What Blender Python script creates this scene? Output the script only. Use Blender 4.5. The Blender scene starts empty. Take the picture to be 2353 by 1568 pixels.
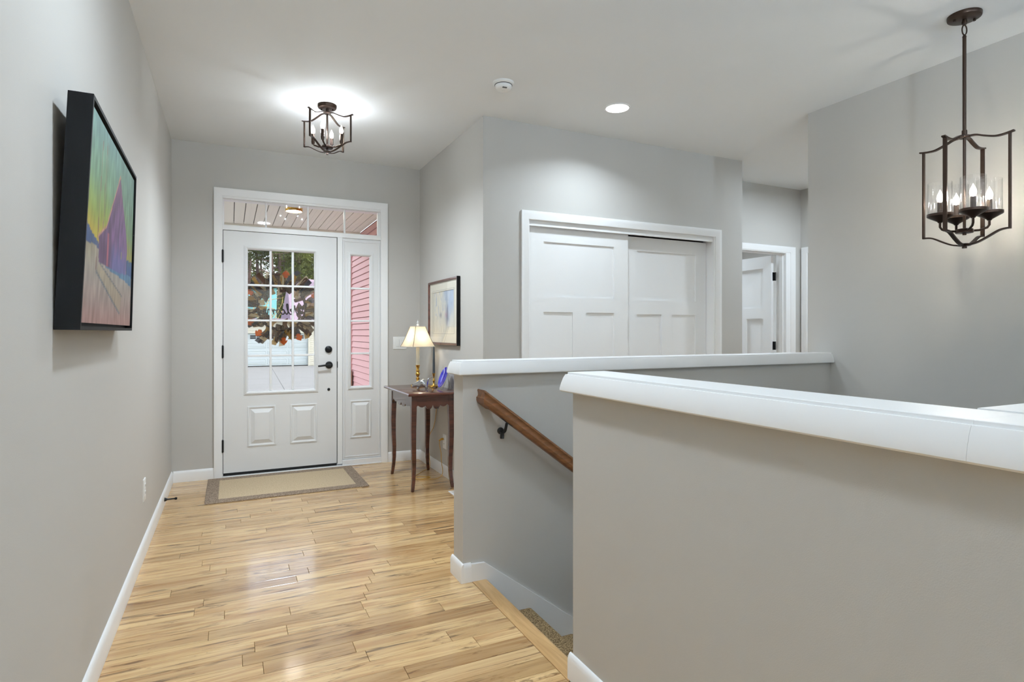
import bpy, bmesh, math, random
from mathutils import Vector, Matrix, noise

random.seed(7)
sc = bpy.context.scene
COL = sc.collection
PI = math.pi

# ------------------------------------------------------------------ camera
YAW = math.radians(25.76)
cam_d = bpy.data.cameras.new('camera')
cam = bpy.data.objects.new('camera', cam_d)
COL.objects.link(cam)
cam_d.sensor_fit = 'HORIZONTAL'
cam_d.sensor_width = 36.0
cam_d.lens = 36.0 * 1340.0 / 2353.0
cam_d.shift_y = -20.0 / 2353.0
cam_d.clip_start = 0.05
cam_d.clip_end = 400
cam.location = (0, 0, 1.2)
cam.rotation_euler = (PI / 2, 0, -YAW)
sc.camera = cam

# ------------------------------------------------------------------ world, sun, exposure
SKY = 0.42
SUN = 0.38
BULB_FLUSH = 750.0
W_FLUSH_FILL = 15.0
BULB_PEND = 1050.0
BULB_LAMP = 16.0
W_CAN = 6.0
W_HALL = 13.0
W_ROOM_FILL = 50.0
W_LIVING_FILL = 2.0
W_FILL_UP = 190.0

w = bpy.data.worlds.new('world')
sc.world = w
w.use_nodes = True
nt = w.node_tree
bg = nt.nodes['Background']
sky = nt.nodes.new('ShaderNodeTexSky')
sky.sky_type = 'NISHITA'
sky.sun_disc = False
sky.sun_elevation = math.radians(42)
sky.sun_rotation = math.radians(95)
sky.air_density = 1.0
sky.dust_density = 2.0
hz = nt.nodes.new('ShaderNodeHueSaturation')          # thin high haze over the whole sky
hz.inputs['Saturation'].default_value = 0.5
nt.links.new(sky.outputs[0], hz.inputs['Color'])
nt.links.new(hz.outputs[0], bg.inputs[0])
bg.inputs[1].default_value = SKY

sun_d = bpy.data.lights.new('sun', 'SUN')
sun_d.energy = SUN
sun_d.angle = math.radians(6)
sun_d.color = (1.0, 0.96, 0.9)
sun = bpy.data.objects.new('sun', sun_d)
COL.objects.link(sun)
sun.rotation_euler = (math.radians(48), 0, math.radians(-20))   # shines towards the street
sun.location = (0, -10, 12)

vs = sc.view_settings
vs.view_transform = 'Standard'
vs.look = 'None'
vs.exposure = 0.74
vs.gamma = 1.0
vs.use_curve_mapping = False
sc.cycles.use_light_tree = False
sc.cycles.max_bounces = 7
sc.cycles.diffuse_bounces = 4
sc.cycles.glossy_bounces = 4
sc.cycles.transparent_max_bounces = 16
sc.cycles.caustics_reflective = False
sc.cycles.caustics_refractive = False
sc.cycles.sample_clamp_indirect = 4.0
sc.cycles.adaptive_threshold = 0.12


# ------------------------------------------------------------------ helpers: materials
def s2l(c):
    c = c / 255.0
    return c / 12.92 if c <= 0.04045 else ((c + 0.055) / 1.055) ** 2.4


def rgb(r, g, b):
    return (s2l(r), s2l(g), s2l(b), 1.0)


MATS = {}


def mat(name, col, rough=0.5, metal=0.0, spec=0.5, coat=0.0, bump=0.0, bscale=200.0, var=0.0, vscale=3.0,
        trans=0.0, emit=None, estr=0.0):
    """plain procedural material: principled, with optional noise relief and colour variation"""
    if name in MATS:
        return MATS[name]
    m = bpy.data.materials.new(name)
    m.use_nodes = True
    t = m.node_tree
    b = t.nodes['Principled BSDF']
    b.inputs['Base Color'].default_value = col
    b.inputs['Roughness'].default_value = rough
    b.inputs['Metallic'].default_value = metal
    b.inputs['Specular IOR Level'].default_value = spec
    b.inputs['Coat Weight'].default_value = coat
    b.inputs['Coat Roughness'].default_value = 0.1
    b.inputs['Transmission Weight'].default_value = trans
    if emit:
        b.inputs['Emission Color'].default_value = emit
        b.inputs['Emission Strength'].default_value = estr
    tc = t.nodes.new('ShaderNodeTexCoord')
    if bump:
        n = t.nodes.new('ShaderNodeTexNoise')
        n.inputs['Scale'].default_value = bscale
        n.inputs['Detail'].default_value = 3
        t.links.new(tc.outputs['Object'], n.inputs['Vector'])
        bp = t.nodes.new('ShaderNodeBump')
        bp.inputs['Strength'].default_value = bump
        bp.inputs['Distance'].default_value = 0.002
        t.links.new(n.outputs['Fac'], bp.inputs['Height'])
        t.links.new(bp.outputs['Normal'], b.inputs['Normal'])
    if var:
        n = t.nodes.new('ShaderNodeTexNoise')
        n.inputs['Scale'].default_value = vscale
        n.inputs['Detail'].default_value = 4
        t.links.new(tc.outputs['Object'], n.inputs['Vector'])
        r = t.nodes.new('ShaderNodeMapRange')
        r.inputs['To Min'].default_value = 1 - var
        r.inputs['To Max'].default_value = 1 + var
        t.links.new(n.outputs['Fac'], r.inputs['Value'])
        mx = t.nodes.new('ShaderNodeVectorMath')
        mx.operation = 'SCALE'
        mx.inputs[0].default_value = col[:3]
        t.links.new(r.outputs['Result'], mx.inputs['Scale'])
        t.links.new(mx.outputs['Vector'], b.inputs['Base Color'])
    MATS[name] = m
    return m


def mat_glass(name, tint=(1, 1, 1, 1), refl=0.10, rough=0.02, seeded=False):
    """thin clear pane: lets light straight through and mirrors a little at a slant"""
    if name in MATS:
        return MATS[name]
    m = bpy.data.materials.new(name)
    m.use_nodes = True
    t = m.node_tree
    t.nodes.remove(t.nodes['Principled BSDF'])
    out = t.nodes['Material Output']
    tr = t.nodes.new('ShaderNodeBsdfTransparent')
    tr.inputs[0].default_value = tint
    gl = t.nodes.new('ShaderNodeBsdfGlossy')
    gl.inputs['Roughness'].default_value = rough
    lw = t.nodes.new('ShaderNodeLayerWeight')          # same from both sides of the sheet
    lw.inputs[0].default_value = 0.5
    pw = t.nodes.new('ShaderNodeMath')
    pw.operation = 'POWER'
    pw.inputs[1].default_value = 4.0
    t.links.new(lw.outputs['Facing'], pw.inputs[0])
    fr = t.nodes.new('ShaderNodeMath')
    fr.operation = 'MULTIPLY_ADD'
    fr.inputs[1].default_value = 0.9
    fr.inputs[2].default_value = 0.05
    t.links.new(pw.outputs[0], fr.inputs[0])
    mx = t.nodes.new('ShaderNodeMixShader')
    if seeded:
        tc = t.nodes.new('ShaderNodeTexCoord')
        v = t.nodes.new('ShaderNodeTexVoronoi')
        v.inputs['Scale'].default_value = 120
        t.links.new(tc.outputs['Object'], v.inputs['Vector'])
        lt = t.nodes.new('ShaderNodeMath')
        lt.operation = 'LESS_THAN'
        lt.inputs[1].default_value = 0.16
        t.links.new(v.outputs['Distance'], lt.inputs[0])
        ad = t.nodes.new('ShaderNodeMath')
        ad.operation = 'MULTIPLY_ADD'
        ad.inputs[1].default_value = 0.10
        t.links.new(lt.outputs[0], ad.inputs[0])
        t.links.new(fr.outputs[0], ad.inputs[2])
        df = t.nodes.new('ShaderNodeBsdfDiffuse')
        df.inputs[0].default_value = (.9, .9, .88, 1)
        tl = t.nodes.new('ShaderNodeBsdfTranslucent')
        tl.inputs[0].default_value = (.9, .9, .88, 1)
        m2 = t.nodes.new('ShaderNodeMixShader')
        t.links.new(df.outputs[0], m2.inputs[1])
        t.links.new(tl.outputs[0], m2.inputs[2])
        m3 = t.nodes.new('ShaderNodeMixShader')
        m3.inputs[0].default_value = 0.006
        fr.inputs[1].default_value = 0.70
        fr.inputs[2].default_value = 0.06
        t.links.new(gl.outputs[0], m3.inputs[1])
        t.links.new(m2.outputs[0], m3.inputs[2])
        t.links.new(ad.outputs[0], mx.inputs[0])
        t.links.new(tr.outputs[0], mx.inputs[1])
        t.links.new(m3.outputs[0], mx.inputs[2])
    else:
        t.links.new(fr.outputs[0], mx.inputs[0])
        t.links.new(tr.outputs[0], mx.inputs[1])
        t.links.new(gl.outputs[0], mx.inputs[2])
    t.links.new(mx.outputs[0], out.inputs[0])
    MATS[name] = m
    return m


def mat_translucent(name, col, tcol, mix=0.5, stripes=None, alpha=1.0):
    if name in MATS:
        return MATS[name]
    m = bpy.data.materials.new(name)
    m.use_nodes = True
    t = m.node_tree
    t.nodes.remove(t.nodes['Principled BSDF'])
    out = t.nodes['Material Output']
    d = t.nodes.new('ShaderNodeBsdfDiffuse')
    d.inputs[0].default_value = col
    l = t.nodes.new('ShaderNodeBsdfTranslucent')
    l.inputs[0].default_value = tcol
    mx = t.nodes.new('ShaderNodeMixShader')
    mx.inputs[0].default_value = mix
    t.links.new(d.outputs[0], mx.inputs[1])
    t.links.new(l.outputs[0], mx.inputs[2])
    last = mx
    if stripes:
        tc = t.nodes.new('ShaderNodeTexCoord')
        wv = t.nodes.new('ShaderNodeTexWave')
        wv.inputs['Scale'].default_value = 26
        wv.bands_direction = 'X'
        wv2 = t.nodes.new('ShaderNodeTexWave')
        wv2.inputs['Scale'].default_value = 26
        wv2.bands_direction = 'Z'
        t.links.new(tc.outputs['Object'], wv.inputs[0])
        t.links.new(tc.outputs['Object'], wv2.inputs[0])
        mm = t.nodes.new('ShaderNodeMath')
        mm.operation = 'MAXIMUM'
        t.links.new(wv.outputs['Fac'], mm.inputs[0])
        t.links.new(wv2.outputs['Fac'], mm.inputs[1])
        rp = t.nodes.new('ShaderNodeValToRGB')
        rp.color_ramp.elements[0].position = 0.62
        rp.color_ramp.elements[0].color = col
        rp.color_ramp.elements[1].position = 0.68
        rp.color_ramp.elements[1].color = stripes
        t.links.new(mm.outputs[0], rp.inputs[0])
        t.links.new(rp.outputs[0], d.inputs[0])
        t.links.new(rp.outputs[0], l.inputs[0])
    if alpha < 1:
        tr = t.nodes.new('ShaderNodeBsdfTransparent')
        m2 = t.nodes.new('ShaderNodeMixShader')
        m2.inputs[0].default_value = alpha
        t.links.new(tr.outputs[0], m2.inputs[1])
        t.links.new(mx.outputs[0], m2.inputs[2])
        last = m2
    t.links.new(last.outputs[0], out.inputs[0])
    MATS[name] = m
    return m


def mat_vcol(name, rough=0.5):
    if name in MATS:
        return MATS[name]
    m = bpy.data.materials.new(name)
    m.use_nodes = True
    t = m.node_tree
    b = t.nodes['Principled BSDF']
    b.inputs['Roughness'].default_value = rough
    b.inputs['Specular IOR Level'].default_value = 0.25
    a = t.nodes.new('ShaderNodeVertexColor')
    a.layer_name = 'paint'
    tc = t.nodes.new('ShaderNodeTexCoord')
    mp = t.nodes.new('ShaderNodeMapping')
    mp.inputs['Scale'].default_value = (30, 90, 12)
    n = t.nodes.new('ShaderNodeTexNoise')
    n.inputs['Scale'].default_value = 1.0
    n.inputs['Detail'].default_value = 4
    t.links.new(tc.outputs['Object'], mp.inputs[0])
    t.links.new(mp.outputs[0], n.inputs[0])
    mr = t.nodes.new('ShaderNodeMapRange')
    mr.inputs['From Min'].default_value = 0.3
    mr.inputs['From Max'].default_value = 0.7
    mr.inputs['To Min'].default_value = 0.86
    mr.inputs['To Max'].default_value = 1.10
    t.links.new(n.outputs['Fac'], mr.inputs['Value'])
    v = t.nodes.new('ShaderNodeVectorMath')
    v.operation = 'SCALE'
    t.links.new(a.outputs['Color'], v.inputs[0])
    t.links.new(mr.outputs['Result'], v.inputs['Scale'])
    t.links.new(v.outputs[0], b.inputs['Base Color'])
    MATS[name] = m
    return m


def mat_wood(name, base, dark, stretch=(2.0, 26.0, 26.0), rough=0.35, per_object=False, streak=0.30, knots=False, coat=0.0):
    if name in MATS:
        return MATS[name]
    m = bpy.data.materials.new(name)
    m.use_nodes = True
    t = m.node_tree
    L = t.links.new
    b = t.nodes['Principled BSDF']
    b.inputs['Roughness'].default_value = rough
    b.inputs['Coat Weight'].default_value = coat
    b.inputs['Coat Roughness'].default_value = 0.12
    tc = t.nodes.new('ShaderNodeTexCoord')
    vec = tc.outputs['Object']
    oi = t.nodes.new('ShaderNodeObjectInfo')
    if per_object:
        sc_ = t.nodes.new('ShaderNodeVectorMath')
        sc_.operation = 'MULTIPLY_ADD'
        cmb = t.nodes.new('ShaderNodeCombineXYZ')
        for k in range(3):
            L(oi.outputs['Random'], cmb.inputs[k])
        sc_.inputs[1].default_value = (37.0, 61.0, 13.0)
        L(cmb.outputs[0], sc_.inputs[0])
        L(vec, sc_.inputs[2])
        vec = sc_.outputs[0]
    mp = t.nodes.new('ShaderNodeMapping')
    mp.inputs['Scale'].default_value = stretch
    L(vec, mp.inputs[0])
    n1 = t.nodes.new('ShaderNodeTexNoise')
    n1.inputs['Scale'].default_value = 1.0
    n1.inputs['Detail'].default_value = 6
    n1.inputs['Roughness'].default_value = 0.62
    n1.inputs['Distortion'].default_value = 0.9
    L(mp.outputs[0], n1.inputs[0])
    rp = t.nodes.new('ShaderNodeValToRGB')
    e = rp.color_ramp.elements
    e[0].position = 0.30
    e[0].color = dark
    e[1].position = 0.30 + streak
    e[1].color = base
    L(n1.outputs['Fac'], rp.inputs[0])
    col = rp.outputs[0]
    if per_object:
        # each board its own tone
        rp2 = t.nodes.new('ShaderNodeValToRGB')
        els = rp2.color_ramp.elements
        els[0].position = 0.0
        els[0].color = (0.70, 0.63, 0.55, 1)
        els[1].position = 1.0
        els[1].color = (1.10, 1.10, 1.08, 1)
        for p_, c_ in ((0.14, (0.86, 0.81, 0.74, 1)), (0.35, (0.97, 0.95, 0.93, 1)), (0.62, (1.04, 1.02, 0.97, 1))):
            x = els.new(p_)
            x.color = c_
        L(oi.outputs['Random'], rp2.inputs[0])
        mu = t.nodes.new('ShaderNodeMix')
        mu.data_type = 'RGBA'
        mu.blend_type = 'MULTIPLY'
        mu.inputs[0].default_value = 1.0
        L(col, mu.inputs[6])
        L(rp2.outputs[0], mu.inputs[7])
        col = mu.outputs[2]
    if knots:
        mp2 = t.nodes.new('ShaderNodeMapping')
        mp2.inputs['Scale'].default_value = (1.5, 9.0, 9.0)
        L(vec, mp2.inputs[0])
        n3 = t.nodes.new('ShaderNodeTexNoise')
        n3.inputs['Scale'].default_value = 2.2
        n3.inputs['Detail'].default_value = 5
        n3.inputs['Roughness'].default_value = 0.7
        n3.inputs['Distortion'].default_value = 1.4
        L(mp2.outputs[0], n3.inputs[0])
        rk = t.nodes.new('ShaderNodeValToRGB')
        rk.color_ramp.elements[0].position = 0.57
        rk.color_ramp.elements[0].color = (0, 0, 0, 1)
        rk.color_ramp.elements[1].position = 0.70
        rk.color_ramp.elements[1].color = (0.85, 0.85, 0.85, 1)
        L(n3.outputs['Fac'], rk.inputs[0])
        mk = t.nodes.new('ShaderNodeMix')
        mk.data_type = 'RGBA'
        L(rk.outputs[0], mk.inputs[0])
        L(col, mk.inputs[6])
        mk.inputs[7].default_value = rgb(92, 58, 30)
        col = mk.outputs[2]
        # thin dark mineral streaks along the board
        mp3 = t.nodes.new('ShaderNodeMapping')
        mp3.inputs['Scale'].default_value = (2.6, 46.0, 46.0)
        L(vec, mp3.inputs[0])
        n4 = t.nodes.new('ShaderNodeTexNoise')
        n4.inputs['Scale'].default_value = 1.0
        n4.inputs['Detail'].default_value = 3
        n4.inputs['Distortion'].default_value = 0.6
        L(mp3.outputs[0], n4.inputs[0])
        rs_ = t.nodes.new('ShaderNodeValToRGB')
        rs_.color_ramp.elements[0].position = 0.59
        rs_.color_ramp.elements[0].color = (0, 0, 0, 1)
        rs_.color_ramp.elements[1].position = 0.70
        rs_.color_ramp.elements[1].color = (0.8, 0.8, 0.8, 1)
        L(n4.outputs['Fac'], rs_.inputs[0])
        mk2 = t.nodes.new('ShaderNodeMix')
        mk2.data_type = 'RGBA'
        L(rs_.outputs[0], mk2.inputs[0])
        L(col, mk2.inputs[6])
        mk2.inputs[7].default_value = rgb(84, 56, 34)
        col = mk2.outputs[2]
    L(col, b.inputs['Base Color'])
    MATS[name] = m
    return m


def mat_speckle(name, a, b_, scale=260.0, rough=0.95, c3=None):
    if name in MATS:
        return MATS[name]
    m = bpy.data.materials.new(name)
    m.use_nodes = True
    t = m.node_tree
    b = t.nodes['Principled BSDF']
    b.inputs['Roughness'].default_value = rough
    b.inputs['Specular IOR Level'].default_value = 0.1
    tc = t.nodes.new('ShaderNodeTexCoord')
    n = t.nodes.new('ShaderNodeTexNoise')
    n.inputs['Scale'].default_value = scale
    n.inputs['Detail'].default_value = 3
    t.links.new(tc.outputs['Object'], n.inputs[0])
    rp = t.nodes.new('ShaderNodeValToRGB')
    rp.color_ramp.elements[0].position = 0.38
    rp.color_ramp.elements[0].color = a
    rp.color_ramp.elements[1].position = 0.6
    rp.color_ramp.elements[1].color = b_
    t.links.new(n.outputs['Fac'], rp.inputs[0])
    t.links.new(rp.outputs[0], b.inputs['Base Color'])
    bp = t.nodes.new('ShaderNodeBump')
    bp.inputs['Strength'].default_value = 0.6
    bp.inputs['Distance'].default_value = 0.004
    t.links.new(n.outputs['Fac'], bp.inputs['Height'])
    t.links.new(bp.outputs[0], b.inputs['Normal'])
    MATS[name] = m
    return m


# ------------------------------------------------------------------ helpers: meshes
LOC = {}


class MB:
    def __init__(self):
        self.v = []
        self.f = []

    def add(self, vs_, fs_):
        o = len(self.v)
        self.v += [tuple(p) for p in vs_]
        self.f += [tuple(i + o for i in q) for q in fs_]
        return self

    def box(self, x0, x1, y0, y1, z0, z1):
        p = [(x0, y0, z0), (x1, y0, z0), (x1, y1, z0), (x0, y1, z0), (x0, y0, z1), (x1, y0, z1), (x1, y1, z1), (x0, y1, z1)]
        return self.add(p, [(0, 3, 2, 1), (4, 5, 6, 7), (0, 1, 5, 4), (1, 2, 6, 5), (2, 3, 7, 6), (3, 0, 4, 7)])

    def prism(self, poly, fn, d0, d1):
        """poly: 2D points (a,b); fn(a,b,d)->3D; extruded from d0 to d1"""
        n = len(poly)
        p = [fn(a, b, d0) for a, b in poly] + [fn(a, b, d1) for a, b in poly]
        f = [tuple(range(n)), tuple(range(2 * n - 1, n - 1, -1))]
        f += [(i, (i + 1) % n, n + (i + 1) % n, n + i) for i in range(n)]
        return self.add(p, f)

    def loops(self, rings, cap0=True, cap1=True, closed=True):
        """rings: list of equally long lists of 3D points"""
        n = len(rings[0])
        p = [q for r in rings for q in r]
        f = []
        for k in range(len(rings) - 1):
            for i in range(n if closed else n - 1):
                j = (i + 1) % n
                f.append((k * n + i, k * n + j, (k + 1) * n + j, (k + 1) * n + i))
        if cap0 and closed:
            f.append(tuple(range(n - 1, -1, -1)))
        if cap1 and closed:
            f.append(tuple((len(rings) - 1) * n + i for i in range(n)))
        return self.add(p, f)

    def lathe(self, prof, c=(0, 0, 0), n=20, axis='Z'):
        rings = []
        for r, h in prof:
            ring = []
            for k in range(n):
                a = 2 * PI * k / n
                x, y = r * math.cos(a), r * math.sin(a)
                if axis == 'Z':
                    ring.append((c[0] + x, c[1] + y, c[2] + h))
                elif axis == 'Y':
                    ring.append((c[0] + x, c[1] + h, c[2] + y))
                else:
                    ring.append((c[0] + h, c[1] + x, c[2] + y))
            rings.append(ring)
        return self.loops(rings)

    def tube(self, pts, r, n=8, caps=True):
        pts = [Vector(p) for p in pts]
        rs = r if isinstance(r, (list, tuple)) else [r] * len(pts)
        rings = []
        up = None
        for i, p in enumerate(pts):
            a = pts[max(i - 1, 0)]
            b = pts[min(i + 1, len(pts) - 1)]
            t = (b - a)
            if t.length < 1e-9:
                t = Vector((0, 0, 1))
            t.normalize()
            if up is None:
                up = Vector((0, 0, 1)) if abs(t.z) < 0.9 else Vector((1, 0, 0))
            s_ = t.cross(up)
            s_.normalize()
            up = s_.cross(t)
            up.normalize()
            rings.append([tuple(p + rs[i] * (math.cos(2 * PI * k / n) * s_ + math.sin(2 * PI * k / n) * up)) for k in range(n)])
        return self.loops(rings, caps, caps)

    def strap(self, pts, side, w, t):
        """flat bar: pts path, side = unit vector across, w width, t thickness"""
        pts = [Vector(p) for p in pts]
        side = Vector(side).normalized()
        rings = []
        for i, p in enumerate(pts):
            a = pts[max(i - 1, 0)]
            b = pts[min(i + 1, len(pts) - 1)]
            tan = (b - a).normalized()
            nrm = tan.cross(side).normalized()
            rings.append([tuple(p + sx * side * w / 2 + sy * nrm * t / 2) for sx, sy in ((-1, -1), (1, -1), (1, 1), (-1, 1))])
        return self.loops(rings)

    def build(self, name, m, parent=None, bevel=0.0, smooth=35, loc=None, recalc=True, subsurf=0):
        if parent is not None:
            o = LOC[parent.name]
        elif loc is not None:
            o = loc
        else:
            xs = [p[0] for p in self.v]
            ys = [p[1] for p in self.v]
            zs = [p[2] for p in self.v]
            o = ((min(xs) + max(xs)) / 2, (min(ys) + max(ys)) / 2, min(zs))
        me = bpy.data.meshes.new(name)
        me.from_pydata([(p[0] - o[0], p[1] - o[1], p[2] - o[2]) for p in self.v], [], self.f)
        if recalc:
            bm = bmesh.new()
            bm.from_mesh(me)
            bmesh.ops.recalc_face_normals(bm, faces=bm.faces)
            bm.to_mesh(me)
            bm.free()
        if smooth:
            me.polygons.foreach_set('use_smooth', [True] * len(me.polygons))
            me.set_sharp_from_angle(angle=math.radians(smooth))
        me.materials.append(m)
        ob = bpy.data.objects.new(name, me)
        COL.objects.link(ob)
        if parent is not None:
            ob.parent = parent
            LOC[ob.name] = o
        else:
            ob.location = o
            LOC[ob.name] = o
        if bevel:
            md = ob.modifiers.new('bevel', 'BEVEL')
            md.width = bevel
            md.segments = 2
            md.limit_method = 'ANGLE'
            md.angle_limit = math.radians(40)
        if subsurf:
            md = ob.modifiers.new('subsurf', 'SUBSURF')
            md.levels = subsurf
            md.render_levels = subsurf
        return ob


def tag(o, label=None, cat=None, group=None, kind=None):
    if label:
        o['label'] = label
    if cat:
        o['category'] = cat
    if group:
        o['group'] = group
    if kind:
        o['kind'] = kind
    return o


def thing(name, label, cat, loc, group=None, kind=None):
    o = bpy.data.objects.new(name, None)
    COL.objects.link(o)
    o.empty_display_size = 0.05
    o.location = loc
    LOC[o.name] = tuple(loc)
    return tag(o, label, cat, group, kind)


def struct(name, mb, m, label, cat, bevel=0.0, smooth=35):
    return tag(mb.build(name, m, None, bevel, smooth), label, cat, kind='structure')


def catmull(pts, n=6, closed=False):
    P = [Vector(p) for p in pts]
    out = []
    N = len(P)
    for i in range(N if closed else N - 1):
        p1, p2 = P[i], P[(i + 1) % N]
        p0 = P[i - 1] if (i > 0 or closed) else p1 * 2 - p2
        p3 = P[(i + 2) % N] if (i + 2 < N or closed) else p2 * 2 - p1
        for k in range(n):
            t = k / n
            out.append(0.5 * ((2 * p1) + (p2 - p0) * t + (2 * p0 - 5 * p1 + 4 * p2 - p3) * t * t + (3 * p1 - p0 - 3 * p2 + p3) * t ** 3))
    if not closed:
        out.append(P[-1])
    return out


def nested(mb, rect, steps, fn, cap=True):
    """nested rectangles: steps = [(inset, depth)...]; fn(a,b,d)->3D"""
    a0, a1, b0, b1 = rect
    rings = []
    for s_, d in steps:
        rings.append([fn(a0 + s_, b0 + s_, d), fn(a1 - s_, b0 + s_, d), fn(a1 - s_, b1 - s_, d), fn(a0 + s_, b1 - s_, d)])
    return mb.loops(rings, False, cap)


def casing3(mb, a0, a1, z0, z1, prof, fn):
    """mitred door casing, two legs and a head; prof = [(d from outer edge, depth)...]"""
    rings = []
    for d, h in prof:
        rings.append([fn(a0 + d, z0, h), fn(a0 + d, z1 - d, h), fn(a1 - d, z1 - d, h), fn(a1 - d, z0, h)])
    # close the profile
    p = [q for r in rings for q in r]
    n = 4
    f = []
    K = len(rings)
    for k in range(K):
        for i in range(n - 1):
            f.append((k * n + i, k * n + i + 1, ((k + 1) % K) * n + i + 1, ((k + 1) % K) * n + i))
    f.append(tuple(k * n for k in range(K)))
    f.append(tuple(k * n + 3 for k in range(K)))
    return mb.add(p, f)


# ------------------------------------------------------------------ palette
M_wall = mat('wall_paint', rgb(197, 194, 189), 0.75, spec=0.25, bump=0.12, bscale=420)
M_ceil = mat('ceiling_paint', rgb(236, 238, 239), 0.9, spec=0.15, bump=0.08, bscale=300)
M_trim = mat('trim_white', rgb(244, 244, 244), 0.35, spec=0.5)
M_door = mat('door_white', rgb(232, 232, 232), 0.42, spec=0.45)
M_black = mat('black_metal', rgb(22, 22, 24), 0.38, metal=0.3)
M_bronze = mat('oil_rubbed_bronze', rgb(62, 48, 40), 0.34, metal=0.75, var=0.15, vscale=30)
M_rubber = mat('weatherstrip_black', rgb(18, 18, 18), 0.8)
M_brass = mat('polished_brass', rgb(226, 180, 90), 0.16, metal=1.0)
M_silver = mat('polished_pewter', rgb(190, 190, 192), 0.18, metal=1.0)
M_mahog = mat_wood('mahogany', rgb(96, 52, 38), rgb(54, 28, 22), (3, 30, 30), 0.22, coat=0.5)
M_rail = mat_wood('stained_oak', rgb(128, 82, 46), rgb(86, 52, 26), (4, 40, 40), 0.36)
M_oak = mat_wood('oak_nosing', rgb(216, 176, 122), rgb(184, 140, 88), (26, 2.2, 26), 0.34, coat=0.1)
M_floor = mat_wood('hickory_boards', rgb(224, 189, 138), rgb(180, 134, 86), (1.6, 24, 24), 0.24, per_object=True, knots=True, coat=0.5)
M_slab = mat('subfloor', rgb(120, 88, 56), 0.7, var=0.2, vscale=6)
M_carpet = mat_speckle('carpet_beige', rgb(104, 84, 58), rgb(186, 160, 122), 190)
M_matfield = mat_speckle('mat_beige', rgb(196, 174, 142), rgb(214, 193, 162), 120)
M_matborder = mat_speckle('mat_brown', rgb(116, 98, 84), rgb(178, 158, 138), 170)
M_glass = mat_glass('clear_glass')
M_seed = mat_glass('seeded_glass', seeded=True)
M_plate = mat('plastic_white', rgb(236, 236, 234), 0.35)
M_cord = mat('gold_cord', rgb(206, 158, 62), 0.4)
M_frameblack = mat('frame_black', rgb(11, 11, 12), 0.55, spec=0.2)
M_can = mat('downlight_lens', (1, 1, 1, 1), 0.5, emit=(1, 0.98, 0.95, 1), estr=4.0)
M_bulb = mat('bulb_flush', (1, 1, 1, 1), 0.3, emit=(0.89, 0.98, 1.03, 1), estr=BULB_FLUSH)
M_bulbp = mat('bulb_pendant', (1, 1, 1, 1), 0.3, emit=(1.0, 0.94, 0.80, 1), estr=BULB_PEND)
M_bulbl = mat('bulb_lamp', (1, 1, 1, 1), 0.3, emit=(1, 0.88, 0.70, 1), estr=BULB_LAMP)
M_can.cycles.emission_sampling = 'NONE'
M_canvas = mat_vcol('oil_paint', 0.55)
M_print = mat_vcol('watercolour_print', 0.8)

# ------------------------------------------------------------------ room shell
CH = 2.74
XL, XA, YF, YC = -0.425, 1.615, 5.36, 3.82
XR, YR = 3.66, 2.79
YB = -4.0

floor_mb = MB()
floor_mb.box(XL - .14, 1.05, YB - .15, YF + .02, -0.30, -0.019)
floor_mb.box(1.05, XR + .14, YB - .15, 0.45, -0.30, -0.019)
floor_mb.box(1.05, 5.70, 2.745, YF, -0.30, -0.019)
floor_mb.box(4.0, 7.2, YF, 7.2, -0.30, -0.019)
floor = struct('floor', floor_mb, M_slab, 'natural hickory strip floor of the entry hall', 'floor')

# boards: individual objects sharing one mesh per length
PW = 0.083
plank_meshes = {}


def plank(x0, x1, y0, thin=False):
    L_ = round((x1 - x0) / 0.02) * 0.02
    L_ = max(L_, 0.04)
    key = L_
    if key not in plank_meshes:
        mb = MB()
        g = 0.0006
        h = 0.0010
        rings = [[(g, g, -0.018), (L_ - g, g, -0.018), (L_ - g, PW - g, -0.018), (g, PW - g, -0.018)],
                 [(g, g, -h), (L_ - g, g, -h), (L_ - g, PW - g, -h), (g, PW - g, -h)],
                 [(g + h, g + h, 0), (L_ - g - h, g + h, 0), (L_ - g - h, PW - g - h, 0), (g + h, PW - g - h, 0)]]
        mb.loops(rings, False, True)
        me = bpy.data.meshes.new('plank')
        me.from_pydata(mb.v, [], mb.f)
        me.materials.append(M_floor)
        plank_meshes[key] = me
    o = bpy.data.objects.new('plank', plank_meshes[key])
    COL.objects.link(o)
    o.parent = floor
    fl = LOC['floor']
    o.location = (x0 - fl[0], y0 - fl[1], 0 - fl[2] + random.uniform(-0.0003, 0.0002))
    o.scale = ((x1 - x0) / L_, 1, 1)
    return o


rng = random.Random(12)
rows = []
y = 2.388
while y > 1.15:
    y -= PW
while y < YF + 0.03:
    rows.append(y)
    y += PW
for k, y in enumerate(rows):
    xmax = XA
    if y + PW < 2.62:
        xmax = 1.047
    elif y < 2.60:
        xmax = 1.046
    elif y + PW < 2.76:
        xmax = 1.003
    elif y < YC - .02:
        xmax = 2.3
    x = XL
    first = rng.uniform(0.15, 0.9)
    step = first
    while x < xmax - 0.001:
        x1 = min(x + step, xmax)
        if xmax - x1 < 0.12:
            x1 = xmax
        plank(x, x1, y)
        x = x1
        step = rng.choice([0.32, 0.45, 0.6, 0.75, 0.9, 1.1])
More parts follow.
